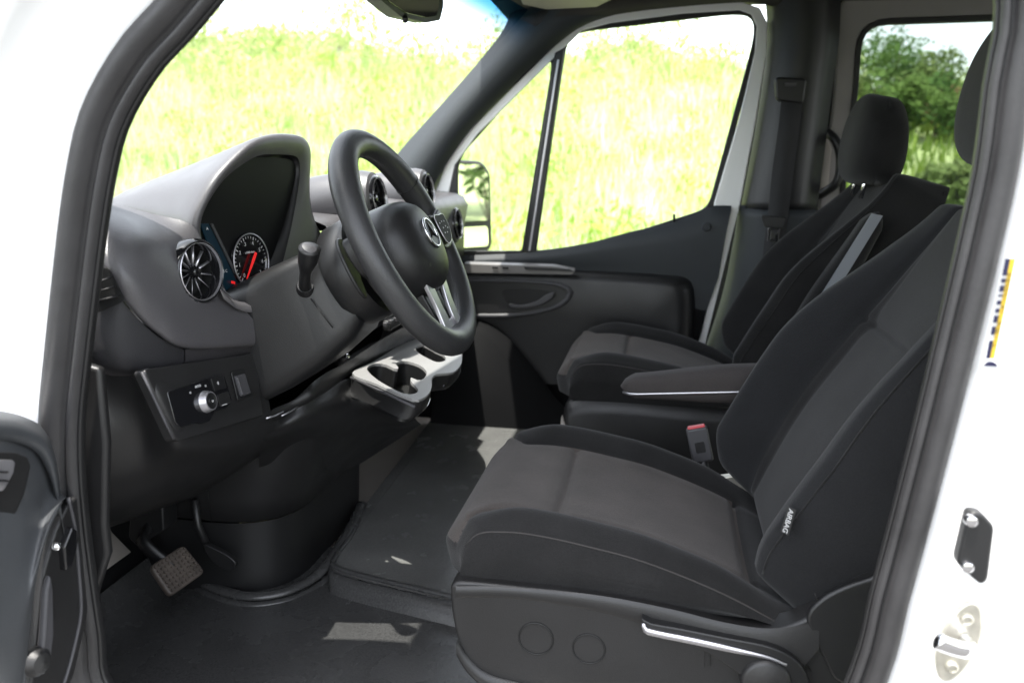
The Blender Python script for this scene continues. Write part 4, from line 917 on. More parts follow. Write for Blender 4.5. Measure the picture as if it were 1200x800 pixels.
# ================================================================== SEATS
def seat(ox, oy, oz, label, driver):
    t = thing('driver_seat' if driver else 'passenger_seat', label, 'seat', (ox, oy, FZ))
    O_ = V((ox, oy, oz))
    def lin(xs, ys, x):
        if x <= xs[0]: return ys[0]
        for i in range(len(xs) - 1):
            if x <= xs[i + 1]:
                q = (x - xs[i]) / (xs[i + 1] - xs[i]); return ys[i] + q * (ys[i + 1] - ys[i])
        return ys[-1]
    XSs = (-.31, -.29, -.20, -.135, -.008, .093, .179, .25)
    def ztop(x): return spl_z(x)
    ZS = (.926, .940, .946, .941, .920, .887, .852, .815)
    def spl_z(x):
        return sum(lin(XSs, ZS, x + d) for d in (-.03, -.015, 0, .015, .03)) / 5
    NU, NV = 130, 120
    rows = []; zone = []
    def insw(x): return .168 + .05 * sm(-.24, -.30, x)
    for i in range(NU):
        u = i / (NU - 1)
        if u < .16: a = u / .16; xf = -.314 + 0.0; drop = 1 - a
        # longitudinal: first 16% wraps over the nose
        row = []
        for j in range(NV):
            vv_ = -1 + 2 * j / (NV - 1); s_ = abs(vv_); sg_ = 1 if vv_ > 0 else -1
            # lateral: outer 22% is the side wall
            sd_ = sm(0, 1, max(0, (s_ - .80) / .20)) if s_ > .80 else 0
            yl = .248 * min(s_ / .80, 1.0)
            if s_ > .80:
                w_ = (s_ - .80) / .20; yl = .248 + .016 * math.sin(min(w_ * 1.5, 1) * math.pi / 2) - .012 * max(0, w_ - .5) * 2
            if u < .16:
                w2 = 1 - u / .16
                x = -.290 - .036 * math.sin(min(w2 * 1.4, 1) * math.pi / 2) + .02 * max(0, w2 - .55); nd = w2 ** 1.3
            else:
                x = -.290 + (u - .16) / .84 * .55; nd = 0
            x += .045 * sm(.17, .265, yl) * sm(-.10, -.30, x)
            if u < .16: yl *= 1 - .055 * (1 - u / .16)
            z = ztop(x)
            bol = .030 * math.exp(-((yl - .212) / .036) ** 2) * sm(-.33, -.18, x) * (1 - .35 * sm(.10, .2, x))
            crown = -.010 * (1 - (yl / .17) ** 2) * sm(-.30, -.1, x) if yl < .17 else 0
            z += bol + crown
            iw = insw(x)
            gr_ = .0075 * gs(yl - iw, .006) * (1 if x < .17 else 0) * (1 if nd < .4 else .3)
            if yl < iw: gr_ += .008 * gs(x + .145, .006) + .012 * gs(x - .165, .008)
            if yl < iw and u > .16: gr_ -= .006 * sm(0, .03, iw - yl) * sm(0, .03, abs(x + .145))
            z -= gr_
            zb = .852
            side_d = max(0, (s_ - .80) / .20) ** 1.35
            tot = 1 - (1 - side_d) * (1 - nd)
            z = z * (1 - tot) + zb * tot
            # fabric folds on the side
            z2 = .0
            yy = yl + .0022 * math.sin(z * 240 + x * 14) * side_d * (1 - side_d) * 4 * sm(-.25, .0, x)
            row.append(O_ + V((x, sg_ * yy, z)))
            zone.append(1 if (yl < iw - .002 and x < .165 and nd < .35) else 0)
        rows.append(row)
    v_, f_ = gridmesh(rows)
    mi_ = [1 if sum(zone[q] for q in fc) >= 2 else 0 for fc in f_]
    cu = mk('seat_cushion', v_, f_, None, t, mats=[FAB, FABI], midx=mi_)
    # piping along both outer edges and round the nose
    def surf(x, yl, up=0.0): return O_ + V((x, yl, ztop(x) + up))
    jn = int((1 + .80) / 2 * (NV - 1)) 
    for col in (int(round((1 - .815) / 2 * (NV - 1))), int(round((1 + .815) / 2 * (NV - 1)))):
        pth = [rows[i][col] + V((0, 0, .0005)) for i in range(14, NU - 8, 4)]
        sub(tube('piping', spl(pth, 60), .0014, mat('highlight piping thread', (.030, .027, .026), .8, var=.1), None, n=6), cu)  # lighter than the cloth: edge highlight put into the piping colour
    # ---- backrest
    B0 = O_ + V((.215, 0, .845)); lean = math.radians(27.5); bd = V((math.sin(lean), 0, math.cos(lean))); bn = V((-math.cos(lean), 0, math.sin(lean)))
    BL = .70; rows = []; zone = []; NU2, NV2 = 110, 110
    def bw(tq): return lin((0, .12, .35, .6, .8, .93, 1.0), (.225, .252, .268, .258, .232, .195, .15), tq)
    for i in range(NU2):
        u = i / (NU2 - 1); row = []
        for j in range(NV2):
            vv_ = -1 + 2 * j / (NV2 - 1); s_ = abs(vv_); sg_ = 1 if vv_ > 0 else -1
            w_ = bw(u); tq = u
            if s_ < .78: yl = (w_ - .02) * s_ / .78; sdv = 0
            else: q_ = (s_ - .78) / .22; yl = (w_ - .02) + .020 * math.sin(min(1, q_ * 1.6) * math.pi / 2); sdv = q_ ** 1.25
            hb = (.098 if (sg_ > 0 or not driver) else .050) * sm(-.08, .14, tq) * (1 - sm(.42, .97, tq)) + .012
            rel = yl / max(w_, .01)
            bol = hb * sm(.50, .86, rel) * (1 - .25 * sm(.9, 1.0, rel))
            d = .030 + bol + .018 * gs(tq - .30, .22) * (1 - rel ** 2)
            ins_b = .62
            d -= .009 * gs((rel - ins_b) * w_, .006)
            if rel < ins_b:
                d -= .008 * gs((tq - .60) * BL, .006)
                d += .006 * sm(0, .05, abs(tq - .60)) * sm(0, .15, ins_b - rel)
            dk_ = -.085 - .02 * (1 - u)
            topd = sm(.93, 1.0, u) ** 1.5 if u > .93 else 0; botd = (1 - u / .05) ** 1.5 * .75 if u < .05 else 0
            tot = 1 - (1 - sdv) * (1 - topd) * (1 - botd)
            d = d * (1 - tot) + dk_ * tot
            p = B0 + bd * (BL * (u * .985 if u <= .97 else .955 + .02 * math.sin((u - .97) / .03 * math.pi / 2))) + bn * d + V((0, sg_ * yl, 0))
            row.append(p); zone.append(1 if rel < ins_b - .01 and sdv == 0 and .02 < u < .95 else 0)
        rows.append(row)
    v_, f_ = gridmesh(rows); mi_ = [1 if sum(zone[q] for q in fc) >= 2 else 0 for fc in f_]
    bk = mk('backrest', v_, f_, None, t, mats=[FABB if driver else FAB, FAB if driver else FAB], midx=mi_)
    bp2 = [B0 + bd * (BL * q) + bn * (-.082) + V((0, s, 0)) for q in (0, .3, .6, .9) for s in (-.20, 0, .20)]
    loft('back_shell', [[B0 + bd * (BL * q) + bn * (-.075 - .03 * (1 - abs(s)) * (1 - q * .5)) + V((0, s * (bw(q) - .004), 0)) for s in (-1, -.9, -.5, 0, .5, .9, 1)] for q in (.0, .2, .5, .8, .95)], PLD, t)
    for col in (int(round((1 - .79) / 2 * (NV2 - 1))), int(round((1 + .79) / 2 * (NV2 - 1)))):
        sub(tube('piping', spl([rows[i][col] + bn * .0005 for i in range(6, NU2 - 6, 4)], 60), .0015, FAB, None, n=6), bk)
    # ---- headrest
    HB = B0 + bd * (BL * .985 - .03) + (V((-.018, 0, .085)) if driver else V((-.082, 0, -.004)))
    hd = V((math.sin(math.radians(10)), 0, math.cos(math.radians(10)))); hn = V((-hd.z, 0, hd.x))
    rows = []
    for i in range(30):
        ph = math.pi * i / 29; zz = -math.cos(ph); rr = max(math.sin(ph), .0) ** .42
        row = []
        for j in range(48):
            th = 2 * math.pi * j / 48; cx_ = math.copysign(abs(math.cos(th)) ** .55, math.cos(th)); sy_ = math.copysign(abs(math.sin(th)) ** .55, math.sin(th))
            wv = .148 * (1 + .05 * (1 - zz)) - .02 * sm(.3, 1, zz); dv_ = .066 * (1 + .12 * zz * -1)
            row.append(HB + hd * (.095 + .108 * zz + .006 * (1 - sy_ ** 2) * zz) + V((0, sy_ * rr * wv, 0)) + hn * (cx_ * rr * dv_ + .012 * zz - .018 * abs(sy_) ** 3 * (cx_ > 0)))
        rows.append(row)
    hr = loft('headrest', rows, FAB, t, cu=True)
    for s in (-.055, .055): tube('headrest_post', [HB + V((0, s, 0)) - hd * .05, HB + V((0, s, 0)) + hd * .02], .006, CHROME, t, n=10)
    sub(tube('piping', [rows[i][17] * 1.0 for i in range(3, 28)], .0012, FAB, None, n=6), hr); sub(tube('piping', [rows[i][7] * 1.0 for i in range(3, 28)], .0012, FAB, None, n=6), hr)
    return t, O_, B0, bd, bn, BL
ds, dO, dB0, dbd, dbn, dBL = seat(0.0, 1.385, 0.0, 'nearest black fabric driver seat with ribbed side bolsters, airbag tag and control trim', True)
ps_, pO, pB0, pbd, pbn, pBL = seat(0.065, 2.30, 0.045, 'far passenger seat in black cloth behind the armrest, headrest before the tinted window', False)

# driver seat side trim, caps, lever, knob
YT = 1.112
tr_px = [(527, 686), (532, 682), (560, 683), (620, 689), (700, 699), (780, 714), (840, 729), (880, 736), (915, 736), (945, 725), (975, 703), (1000, 686), (1030, 672), (1060, 664), (1075, 690), (1060, 800), (1040, 850), (640, 850), (575, 806), (552, 786), (540, 762), (531, 728)]
tr = prism('seat_trim', spl(PA(YT, *tr_px), 120, closed=True), (0, .045, 0), PL, ds, bevel=.010, bseg=5)
rail = spl(PA(YT - .002, (536, 690), (600, 692), (700, 706), (790, 723), (850, 737), (890, 743), (918, 742), (950, 730), (985, 705), (1020, 684)), 60)
sub(sweep('trim_rail', rail, [(-.004, -.010), (-.009, -.004), (-.010, .004), (-.004, .010), (.004, .010), (.004, -.010)], PLG, None, up=(0, 0, 1), sub=1), tr) if False else None
# sculpted lower face: recessed field under a raised upper band
band = [PA(YT - .001, (534, 700), (600, 701), (680, 712), (760, 733), (830, 764), (880, 800), (900, 830)),
        PA(YT - .010, (534, 691), (600, 692), (690, 702), (780, 720), (850, 738), (905, 748), (960, 760)),
        PA(YT - .004, (534, 686), (600, 687), (700, 697), (785, 713), (850, 729), (905, 736), (960, 728))]
loft('trim_band', [spl(r, 40) for r in band], PL, ds)
lwr = [PA(YT - .001, (536, 748), (548, 768), (575, 790), (640, 806), (720, 826)), PA(YT - .012, (534, 756), (546, 778), (572, 798), (640, 816), (720, 836)), PA(YT - .002, (535, 768), (548, 788), (574, 808), (640, 828), (720, 850))]
loft('trim_lower_edge', [spl(r, 30) for r in lwr], PL, ds)
for px, py, r in ((628, 748, .0255), (690, 760, .0235)):
    tube('cap_groove', [A(px, py, YT - .0008) + V((r * 1.03 * math.cos(a), 0, r * 1.03 * math.sin(a))) for a in [6.2832 * q / 40 for q in range(40)]], .0012, MESHM, ds, closed=True, n=6, up=(0, 1, 0))
    lathe('trim_cap', A(px, py, YT + .001), (0, -1, 0), [(0, .0012), (r * .94, .0012), (r * .97, -.0012), (r, -.0012), (r * 1.03, .0014), (r * 1.05, -.001)], PL, ds, n=48)
# recline lever with chrome insert
lv = prism('recline_lever', spl(PA(YT - .022, (752, 724), (762, 730), (800, 737), (850, 747), (900, 757), (928, 770), (945, 790), (946, 815), (905, 815), (880, 800), (850, 778), (815, 758), (780, 747), (757, 742)), 70, closed=True), (0, .022, 0), PLD, ds, bevel=.005)
sub(sweep('chrome_insert', spl(PA(YT - .024, (754, 730), (757, 738), (775, 743), (815, 751), (860, 761), (900, 770), (922, 779)), 40), [(-.002, -.0045), (.002, -.0045), (.002, .0045), (-.002, .0045)], SILV, None, up=(0, 0, 1), scale=[.5 + .5 * sm(0, .08, q / 39) - .6 * sm(.5, 1, q / 39) for q in range(40)]), lv)
lathe('lumbar_knob', A(897, 797, YT - .020), (0, -1, 0), [(0, .012), (.030, .011), (.034, .008), (.036, 0), (.036, -.02)], PL, ds, n=48)
prism('belt_guide_slot', rounded(PA(YT - .003, (826, 752), (831, 752), (833, 780), (826, 782)), .002), (0, .003, 0), PLD, ds, bevel=.0005)
tube('trim_seam', spl(PA(YT - .0035, (875, 736), (905, 752), (930, 765), (950, 785)), 16), .0011, MESHM, ds, n=6)
tube('trim_seam', spl(PA(YT - .0015, (955, 695), (962, 715), (968, 740), (966, 760)), 16), .0011, MESHM, ds, n=6)
prism('hinge_cover', spl(PA(YT - .006, (946, 722), (962, 703), (985, 690), (1015, 680), (1040, 680), (1040, 800), (985, 800), (965, 770), (952, 745)), 40, closed=True), (0, .012, 0), PLD, ds, bevel=.004)
box('pedestal', (.02, 1.385, .70), (.50, .44, .22), PLD, ds, bevel=.012)
prism('seat_bracket', PA(1.60, (842, 560), (872, 556), (880, 575), (860, 580)), (0, .02, 0), STEEL, ds, bevel=.002)
lathe('seat_bolt', A(874, 578, 1.62), (0, -1, .4), [(0, .004), (.005, .003), (.006, 0), (.006, -.01)], CHROME, ds, n=14)
# airbag tag on the near bolster
tg0 = A(924, 610, 1.128)
tgu = (A(929, 597, 1.128) - A(921, 624, 1.128)).normalized(); tgs = V((.80, -.60, .0)); tgs = (tgs - tgu * tgs.dot(tgu)).normalized()
tgn = tgs.cross(tgu)
tag_o = plate('airbag_tag', tg0, tgs, tgu, .013, .040, INK, ds, th=.0012, r=.001)
sub(text('tag_text', 'AIRBAG', tg0 + tgs.cross(tgu) * .0018, -tgu, tgs, .0105, PAPER), tag_o)
# armrests
def armrest(p0, p1, y, par, strip_m):
    d = (p1 - p0).normalized(); up = V((0, 1, 0)).cross(d)
    if up.z < 0 or (abs(up.z) < .5 and up.x < 0): up = -up
    L_ = (p1 - p0).length; rows = []
    for i in range(30):
        q = i / 29; k = min(1, (q / .10) ** .5 if q < .10 else 1); hh = (.024 + .016 * sm(0, .8, q)) * k
        row = []
        for j in range(24):
            a = 2 * math.pi * j / 24; ca = math.copysign(abs(math.cos(a)) ** .6, math.cos(a)); sa = math.copysign(abs(math.sin(a)) ** .6, math.sin(a))
            row.append(p0 + d * (L_ * q) + V((0, ca * .032 * k, 0)) + up * (sa * hh))
        rows.append(row)
    ar = loft('armrest', rows, mat('armrest cloth', (.034, .029, .028), .85, var=.15, bump=.6, bscale=700, fleck=.2, fscale=620) if par is ds else FAB, par, cu=True, caps=True)
    st_ = [p0 + d * (L_ * q) + V((0, -.0335 * min(1, (q / .08) ** .5), 0)) + up * (-.010 * 1) for q in [.02 + .96 * e / 19 for e in range(20)]]
    sub(sweep('armrest_strip', st_, [(-.0015, -.0022), (.0015, -.0022), (.0015, .0022), (-.0015, .0022)], strip_m, None, up=up), ar)
    return ar
a0 = A(727, 452, 1.72); a1 = A(900, 448, 1.72)
armrest(a0, a1, 1.72, ds, SILV)
lathe('armrest_pivot', a1 + V((0, 0, 0)), (0, -1, 0), [(0, .036), (.03, .034), (.036, .03), (.036, -.03)], PLD, ds, n=24)
# folded-up armrest of the passenger seat
b0 = A(1030, 248, 2.02); b1 = A(940, 395, 2.02)
ar2 = armrest(b0, b1, 2.02, ps_, PLD)
dd_ = (b1 - b0).normalized(); nn_ = V((-dd_.z, 0, dd_.x)); nn_ = nn_ if nn_.x < 0 else -nn_
mk('armrest_side', [b0 + V((0, -.034, 0)) + dd_ * .012 + nn_ * .020, b0 + V((0, -.034, 0)) + dd_ * .006 + nn_ * -.004, b1 + V((0, -.034, 0)) + nn_ * -.004, b1 + V((0, -.034, 0)) + nn_ * .024], [(0, 1, 2, 3)], mat('pale armrest side', (.20, .212, .235), .35, var=.06), ps_, smooth=False, solid=.002)
# buckle
bk_t = thing('belt_buckle', 'seat belt buckle with red button standing beside driver seat cushion', 'buckle', A(825, 550, 1.69))
c0 = A(820, 520, 1.69); bup = (A(816, 497, 1.69) - A(826, 545, 1.69)).normalized(); bsd = V((1, 0, 0)); bsd = (bsd - bup * bsd.dot(bup)).normalized()
rotm = Matrix((( bsd.x, 0, bup.x), (bsd.y, 1, bup.y), (bsd.z, 0, bup.z)))
bb = box('buckle_body', c0, (.044, .022, .075), PLG, bk_t, bevel=.004, rot=rotm.to_4x4())
box('red_button', c0 + bup * .0385, (.036, .014, .006), RED, bk_t, bevel=.002, rot=rotm.to_4x4())
plate('buckle_mark', c0 + V((0, -.0115, 0)) - bup * .004, bsd, bup, .020, .024, PLD, bk_t, th=.0006, r=.003)
tube('buckle_stalk', [c0 - bup * .035, c0 - bup * .12], .010, PLD, bk_t, n=10)
# passenger seat base
sb = [PA(2.05, (661, 486), (664, 474), (690, 467), (740, 468), (800, 475), (870, 482), (960, 486)), PA(2.04, (661, 500), (663, 492), (690, 486), (740, 488), (800, 494), (870, 500), (960, 504)), PA(2.05, (661, 560), (664, 560), (690, 560), (740, 560), (800, 560), (870, 560), (960, 560)), PA(2.05, (661, 600), (664, 600), (690, 600), (740, 600), (800, 600), (870, 600), (960, 600))]
sb0 = [[p + V((0, .05, .004)) for p in sb[0]]]
loft('seat_trim', [spl(r, 40) for r in sb0 + sb], PL, ps_)
loft('trim_front', [[p, p + V((0, .5, 0))] for p in (sb[0][0], sb[1][0], sb[2][0], sb[3][0])], PL, ps_)
box('pedestal', (.09, 2.32, .74), (.46, .46, .20), PLD, ps_, bevel=.012)
prism('pedestal_corner', PA(2.03, (658, 488), (662, 498), (660, 503), (656, 503)), (0, .02, 0), BEIG, ps_)

# ================================================================== SEAT BELT (far side)
sbelt = thing('seat_belt', 'black seat belt hanging from guide on the far dark pillar', 'seat belt', A(915, 250, 2.62))
gd = prism('belt_guide', rounded(PA(2.60, (908, 90), (946, 92), (942, 122), (910, 118)), .015), (0, .04, 0), PLD, sbelt, bevel=.006)
sub(prism('guide_slot', PA(2.594, (920, 97), (934, 97), (933, 101), (920, 101)), (0, .006, 0), PLG, None, bevel=.001), gd)
wr = [[A(916, 112, 2.605), A(941, 114, 2.605)], [A(912, 150, 2.615), A(937, 151, 2.615)], [A(905, 200, 2.62), A(930, 201, 2.62)], [A(900, 250, 2.625), A(924, 251, 2.625)], [A(890, 330, 2.62), A(914, 331, 2.62)], [A(878, 420, 2.61), A(902, 421, 2.61)]]
loft('webbing', wr, WEB, sbelt, solid=.0015)
prism('tongue_grip', rounded(PA(2.605, (892, 252), (922, 255), (918, 268), (896, 266)), .005), (0, .014, 0), PLD, sbelt, bevel=.002)
prism('tongue', rounded(PA(2.602, (900, 267), (914, 268), (912, 284), (899, 283)), .003), (0, .004, 0), CHROME, sbelt, bevel=.001)
prism('tongue_slot', PA(2.600, (904, 271), (909, 271), (908, 280), (903, 280)), (0, .002, 0), PLD, sbelt)

# ================================================================== OUTSIDE
def struct(o, n=None): o['kind'] = 'structure'; return o
def gz(x, y):
    r = max(0.0, y - 6.0)
    h = (4.55 + .10 * min(max(-x - 4, -10), 24)) * sm(0, 26, r) + .35 * math.sin(x * .21 + 1) * sm(4, 20, r) + .25 * math.sin(x * .55 + y * .3) * sm(3, 20, r)
    return h
GCOL = mat('meadow soil', (0.34, 0.40, 0.17), 0.95, var=0.4, vscale=.7)
ASPHALT = mat('dark asphalt', (0.085, 0.083, 0.08), 0.95, var=0.25, vscale=3, bump=0.6, bscale=60, bdist=.01)  # unseen ground by the van, darkened to cut bounce light into the cab
rows = []
for i in range(90):
    y = -40 + (3.2 + 40) * i / 20 if i <= 20 else 3.2 + 46 * ((i - 20) / 69) ** 1.3
    rows.append([V((x, y, gz(x, y))) for x in [-70 + 130 * j / 110 for j in range(111)]])
g = loft('ground', rows, ASPHALT, None, mats=[ASPHALT, GCOL], midx=[0 if (k_ // 110) < 20 else 1 for k_ in range(89 * 110)]); struct(g)
hz = loft('horizon_ground', [[V((x, y, -0.02 if y < 20 else gz(x, 49) - .03)) for x in (-900, -70, 60, 900)] for y in (-900, -40.5)], GCOL); struct(hz)
hz = loft('horizon_ground', [[V((x, y, 2.2)) for x in (-900, -70, 60, 900)] for y in (48.5, 900)], GCOL); struct(hz)
def leafmat(name, col, col2, tr=.35):
    m = bpy.data.materials.new(name); m.use_nodes = True; nt = m.node_tree; N = nt.nodes; Lk = nt.links
    b = N['Principled BSDF']; b.inputs['Roughness'].default_value = .7; b.inputs['Specular IOR Level'].default_value = .2
    tc = N.new('ShaderNodeTexCoord'); n = N.new('ShaderNodeTexNoise'); n.inputs['Scale'].default_value = .9; n.inputs['Detail'].default_value = 6
    Lk.new(tc.outputs['Object'], n.inputs['Vector'])
    r = N.new('ShaderNodeValToRGB'); r.color_ramp.elements[0].position = .36; r.color_ramp.elements[1].position = .64
    r.color_ramp.elements[0].color = (*col, 1); r.color_ramp.elements[1].color = (*col2, 1); Lk.new(n.outputs['Fac'], r.inputs[0]); Lk.new(r.outputs[0], b.inputs['Base Color'])
    t = N.new('ShaderNodeBsdfTranslucent'); Lk.new(r.outputs[0], t.inputs[0])
    mx = N.new('ShaderNodeMixShader'); mx.inputs[0].default_value = tr; Lk.new(b.outputs[0], mx.inputs[1]); Lk.new(t.outputs[0], mx.inputs[2])
    Lk.new(mx.outputs[0], N['Material Output'].inputs[0]); return m
GR1 = leafmat('meadow grass', (0.27, 0.42, 0.09), (0.60, 0.66, 0.36))  # pale ramp carries the overexposed sunlight in the grass colour
GR2 = leafmat('seed heads', (0.62, 0.64, 0.38), (0.82, 0.82, 0.64))  # near white: blown-out light put into the blade colour
GR3 = leafmat('short green grass', (0.14, 0.24, 0.035), (0.28, 0.36, 0.07))
LF1 = leafmat('shrub leaves', (0.055, 0.125, 0.022), (0.13, 0.21, 0.045), .25)
LF2 = leafmat('pale shrub leaves', (0.10, 0.17, 0.04), (0.20, 0.26, 0.08), .3)
LF3 = leafmat('rusty brush', (0.16, 0.085, 0.04), (0.22, 0.17, 0.07), .3)
LF4 = leafmat('sunlit bush leaves', (0.30, 0.40, 0.10), (0.52, 0.58, 0.28), .3)
BARK = mat('shrub bark', (0.09, 0.065, 0.045), .9, var=.3, vscale=20)
def blades(name, count, region, hmin, hmax, wid, m, seed, dens=None):
    rnd = random.Random(seed); vs, fs = [], []
    while len(fs) < count:
        x, y = region(rnd)
        if dens and rnd.random() > dens(x, y): continue
        z = gz(x, y); h = rnd.uniform(hmin, hmax); w = wid * rnd.uniform(.6, 1.4) * (1 + (y - 5) * .03); a = rnd.uniform(0, math.pi)
        lx, ly = rnd.gauss(0, .24) * h, rnd.gauss(0, .24) * h; k = len(vs); c_, s_ = math.cos(a) * w, math.sin(a) * w
        vs += [(x - c_, y - s_, z - .03), (x + c_, y + s_, z - .03), (x + lx * .45 + c_ * .7, y + ly * .45 + s_ * .7, z + h * .6), (x + lx * .45 - c_ * .7, y + ly * .45 - s_ * .7, z + h * .6), (x + lx, y + ly, z + h)]
        fs += [(k, k + 1, k + 2, k + 3), (k + 3, k + 2, k + 4)]
    return mk(name, vs, fs, m, None, smooth=False)
def wedge(rnd):
    y = 6.2 + 27 * rnd.random() ** 1.5; x = rnd.uniform(-1.35, .12) * y; return x, y
def wedge2(rnd):
    y = 4.2 + 30 * rnd.random() ** 1.4; x = rnd.uniform(.12, .85) * y + .2; return x, y
den = lambda x, y: .35 + .65 * (math.sin(x * 1.3 + math.sin(y * 1.1) * 2) * math.sin(y * .9 + x * .4) > -.35)
mg = blades('meadow_grass', 110000, wedge, .18, .75, .0095, GR1, 1, den); tag(mg, 'tall pale sunlit grass covering the slope outside the windows', 'grass', None, 'stuff')
ms = blades('seed_heads', 30000, wedge, .4, .95, .008, GR2, 2, den); tag(ms, 'feathery seed heads, whitened for overexposed light, rising above the meadow grass', 'grass', None, 'stuff')
mg2 = blades('green_grass', 34000, wedge2, .10, .45, .024, GR3, 3); tag(mg2, 'short green grass on bank seen through the tinted rear window', 'grass', None, 'stuff')
def shrub(x, y, h, w, m, label, seed, group='shrubs on the bank', n=1500, leaf=.11):
    rnd = random.Random(seed); z = gz(x, y) - .05; t = thing('shrub', label, 'shrub', (x, y, z), group)
    vs, fs = [], []
    cl = [(rnd.gauss(0, .33) * w, rnd.gauss(0, .33) * w, rnd.uniform(.3, .95) * h, rnd.uniform(.18, .34) * w) for _ in range(14)]
    for _ in range(n):
        cx_, cy_, cz_, r = rnd.choice(cl); d = V((rnd.gauss(0, 1), rnd.gauss(0, 1), rnd.gauss(0, 1))).normalized() * r * rnd.uniform(.5, 1.1)
        p = V((x + cx_ + d.x, y + cy_ + d.y, z + max(.05, cz_ + d.z)))
        e1 = V((rnd.gauss(0, 1), rnd.gauss(0, 1), rnd.gauss(0, 1))).normalized() * leaf * rnd.uniform(.6, 1.3); e2 = e1.orthogonal().normalized() * leaf * .4
        k = len(vs); vs += [p - e1, p + e2, p + e1, p - e2]; fs.append((k, k + 1, k + 2, k + 3))
    mk('crown', vs, fs, m, t, smooth=False)
    v2, f2 = [], []
    for q in range(5):
        a = rnd.uniform(0, 6.28); c_ = rnd.choice(cl); b0_ = V((x + .08 * math.cos(a), y + .08 * math.sin(a), z - .1)); b1_ = V((x + c_[0], y + c_[1], z + c_[2])); k = len(v2)
        s_ = V((.035, 0, 0)); s2 = V((0, .035, 0)); v2 += [b0_ - s_, b0_ + s2, b0_ + s_, b1_ - s_ * .3, b1_ + s2 * .3, b1_ + s_ * .3]; f2 += [(k, k + 1, k + 4, k + 3), (k + 1, k + 2, k + 5, k + 4), (k + 2, k, k + 3, k + 5)]
    mk('trunk', v2, f2, BARK, t, smooth=False)
    return t
def on_slope(px, py, y):
    p = A(px, py, y); return p.x, y
# shrubs seen through the tinted sliding-door glass: (px, distance, height, width, material, label)
SH = [(1018, 27, 2.0, 2.4, LF1, 'dark leafy shrub at the left edge of the tinted window'),
      (1045, 25, 1.9, 2.2, LF1, 'dark bushy shrub on the bank behind the passenger headrest'),
      (1075, 24, 1.5, 1.8, LF2, 'paler shrub right of the passenger headrest on the skyline'),
      (1098, 19, 1.2, 1.2, LF1, 'low dark bush halfway down the bank in tinted window'),
      (1118, 22, .8, 1.2, LF3, 'rusty brown brush on the bank in the tinted window'),
      (1145, 22, 1.5, 1.4, LF1, 'pointed green shrub beside the driver headrest'),
      (1128, 14, .6, .9, LF2, 'small pale weed patch on the bank under the rusty brush')]
for i, (px, y, h, w, m, lab) in enumerate(SH):
    x, yy = on_slope(px, 100, y); shrub(x, yy, h, w, m, lab, 40 + i)
for i, (x, y, h, w, m, lab) in enumerate([(-5.4, 27, 1.6, 2.6, LF4, 'pale rounded bush on the skyline above the passenger window'),
        (-1.6, 28, 1.5, 2.2, LF4, 'yellow green bush on skyline near the window rear edge'),
        (-16.5, 27, 2.2, 3.2, LF4, 'sunlit bush on the skyline through the left windscreen'), (-11, 27, 2.0, 3.0, LF4, 'sunlit bush on the skyline below the rear view mirror')]):
    shrub(x, y, h, w, m, lab, 70 + i, group='sunlit bushes on the skyline', n=900)
def weeds(name, seed, count, pts, m, leaf):
    rnd = random.Random(seed); vs, fs = [], []
    for _ in range(count):
        x, y, r, h = pts(rnd)
        for _k in range(rnd.randint(30, 70)):
            p = V((x + rnd.gauss(0, r), y + rnd.gauss(0, r), 0)); p.z = gz(p.x, p.y) + h * rnd.random() ** .7 * max(.2, 1 - ((p.x - x) ** 2) / (3 * r * r))
            e1 = V((rnd.gauss(0, .6), rnd.gauss(0, .6), rnd.gauss(0, 1))).normalized() * leaf * rnd.uniform(.6, 1.4); e2 = e1.orthogonal().normalized() * leaf * .45; k = len(vs)
            vs += [p - e1, p + e2, p + e1, p - e2]; fs.append((k, k + 1, k + 2, k + 3))
    return mk(name, vs, fs, m, None, smooth=False)
def crest(rnd):
    y = rnd.uniform(24, 31); x = rnd.uniform(-1.15, .35) * y; q = rnd.random(); return x, y, .35 + .6 * q, .7 + 1.1 * q * (0.4 + 0.6 * (math.sin(x * .6) > 0))
def midslope(rnd):
    y = 7 + 18 * rnd.random() ** .8; x = rnd.uniform(-1.2, .1) * y; return x, y, .25 + .25 * rnd.random(), .5 + .5 * rnd.random()
tag(weeds('crest_thicket', 11, 260, crest, LF4, .12), 'uneven sunlit green thicket along the crest of the bank', 'thicket', None, 'stuff')
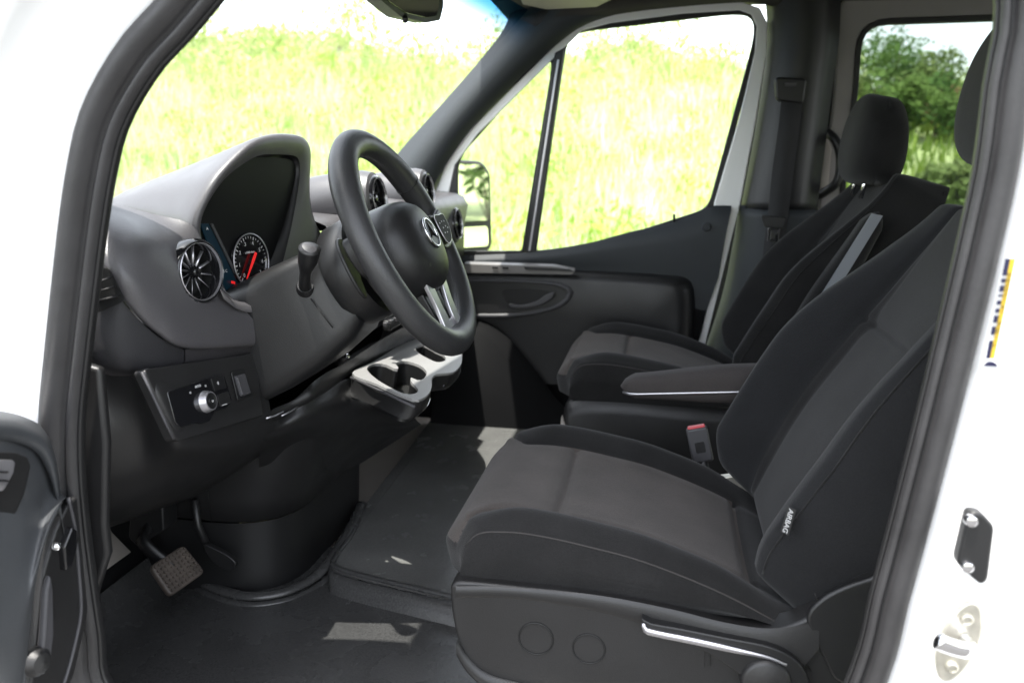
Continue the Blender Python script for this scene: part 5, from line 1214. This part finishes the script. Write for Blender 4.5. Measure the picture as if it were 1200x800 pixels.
tag(weeds('broadleaf_weeds', 12, 260, midslope, leafmat('weed leaves', (0.26, 0.40, 0.05), (0.50, 0.57, 0.16)), .07), 'bright green leafy weeds scattered through the meadow grass', 'weeds', None, 'stuff')
# dark trees behind the van that the passenger mirror reflects
for i, (x, y, h, w_, lab) in enumerate([(14.5, 7.0, 5.5, 4.2, 'largest dark tree reflected in the far outside mirror'), (19.5, 8.4, 6.5, 5.0, 'dark tree behind the largest one in the outside mirror'), (16.5, 4.6, 4.0, 3.4, 'low dark tree at the edge of the outside mirror reflection')]):
    shrub(x, y, h, w_, LF1, lab, 90 + i, group='dark trees reflected in the mirror', n=4500, leaf=.2)

# ================================================================== LIGHT
w = bpy.data.worlds.new('World'); SC.world = w; w.use_nodes = True
nt = w.node_tree; bg = nt.nodes['Background']; sky = nt.nodes.new('ShaderNodeTexSky'); sky.sky_type = 'NISHITA'; sky.sun_disc = False
SUN_EL, SUN_AZ = math.radians(56), None
sd_ = V((-.14, -.18, .96)).normalized()     # direction to the sun: almost overhead, a little ahead of the van
SUN_EL = math.asin(sd_.z)
sky.sun_elevation = SUN_EL; sky.sun_rotation = math.atan2(sd_.x, sd_.y)
sky.air_density = 1.0; sky.dust_density = 1.5; sky.ozone_density = 1.0
hsv = nt.nodes.new('ShaderNodeHueSaturation'); hsv.inputs['Saturation'].default_value = 0.28
nt.links.new(sky.outputs[0], hsv.inputs['Color']); nt.links.new(hsv.outputs[0], bg.inputs[0]); bg.inputs[1].default_value = 0.82
sl = bpy.data.lights.new('sun', 'SUN'); sl.energy = 11.0; sl.angle = math.radians(.53); sl.color = (1.0, .96, .90)
so_ = bpy.data.objects.new('sun', sl); C.objects.link(so_); so_.rotation_euler = sd_.to_track_quat('Z', 'Y').to_euler(); so_.location = (5, -5, 12)
SC.view_settings.view_transform = 'Standard'; SC.view_settings.look = 'None'; SC.view_settings.exposure = 0
SC.cycles.use_denoising = True
SC.cycles.max_bounces = 10; SC.cycles.diffuse_bounces = 5; SC.cycles.transparent_max_bounces = 16; SC.cycles.sample_clamp_indirect = 6.0
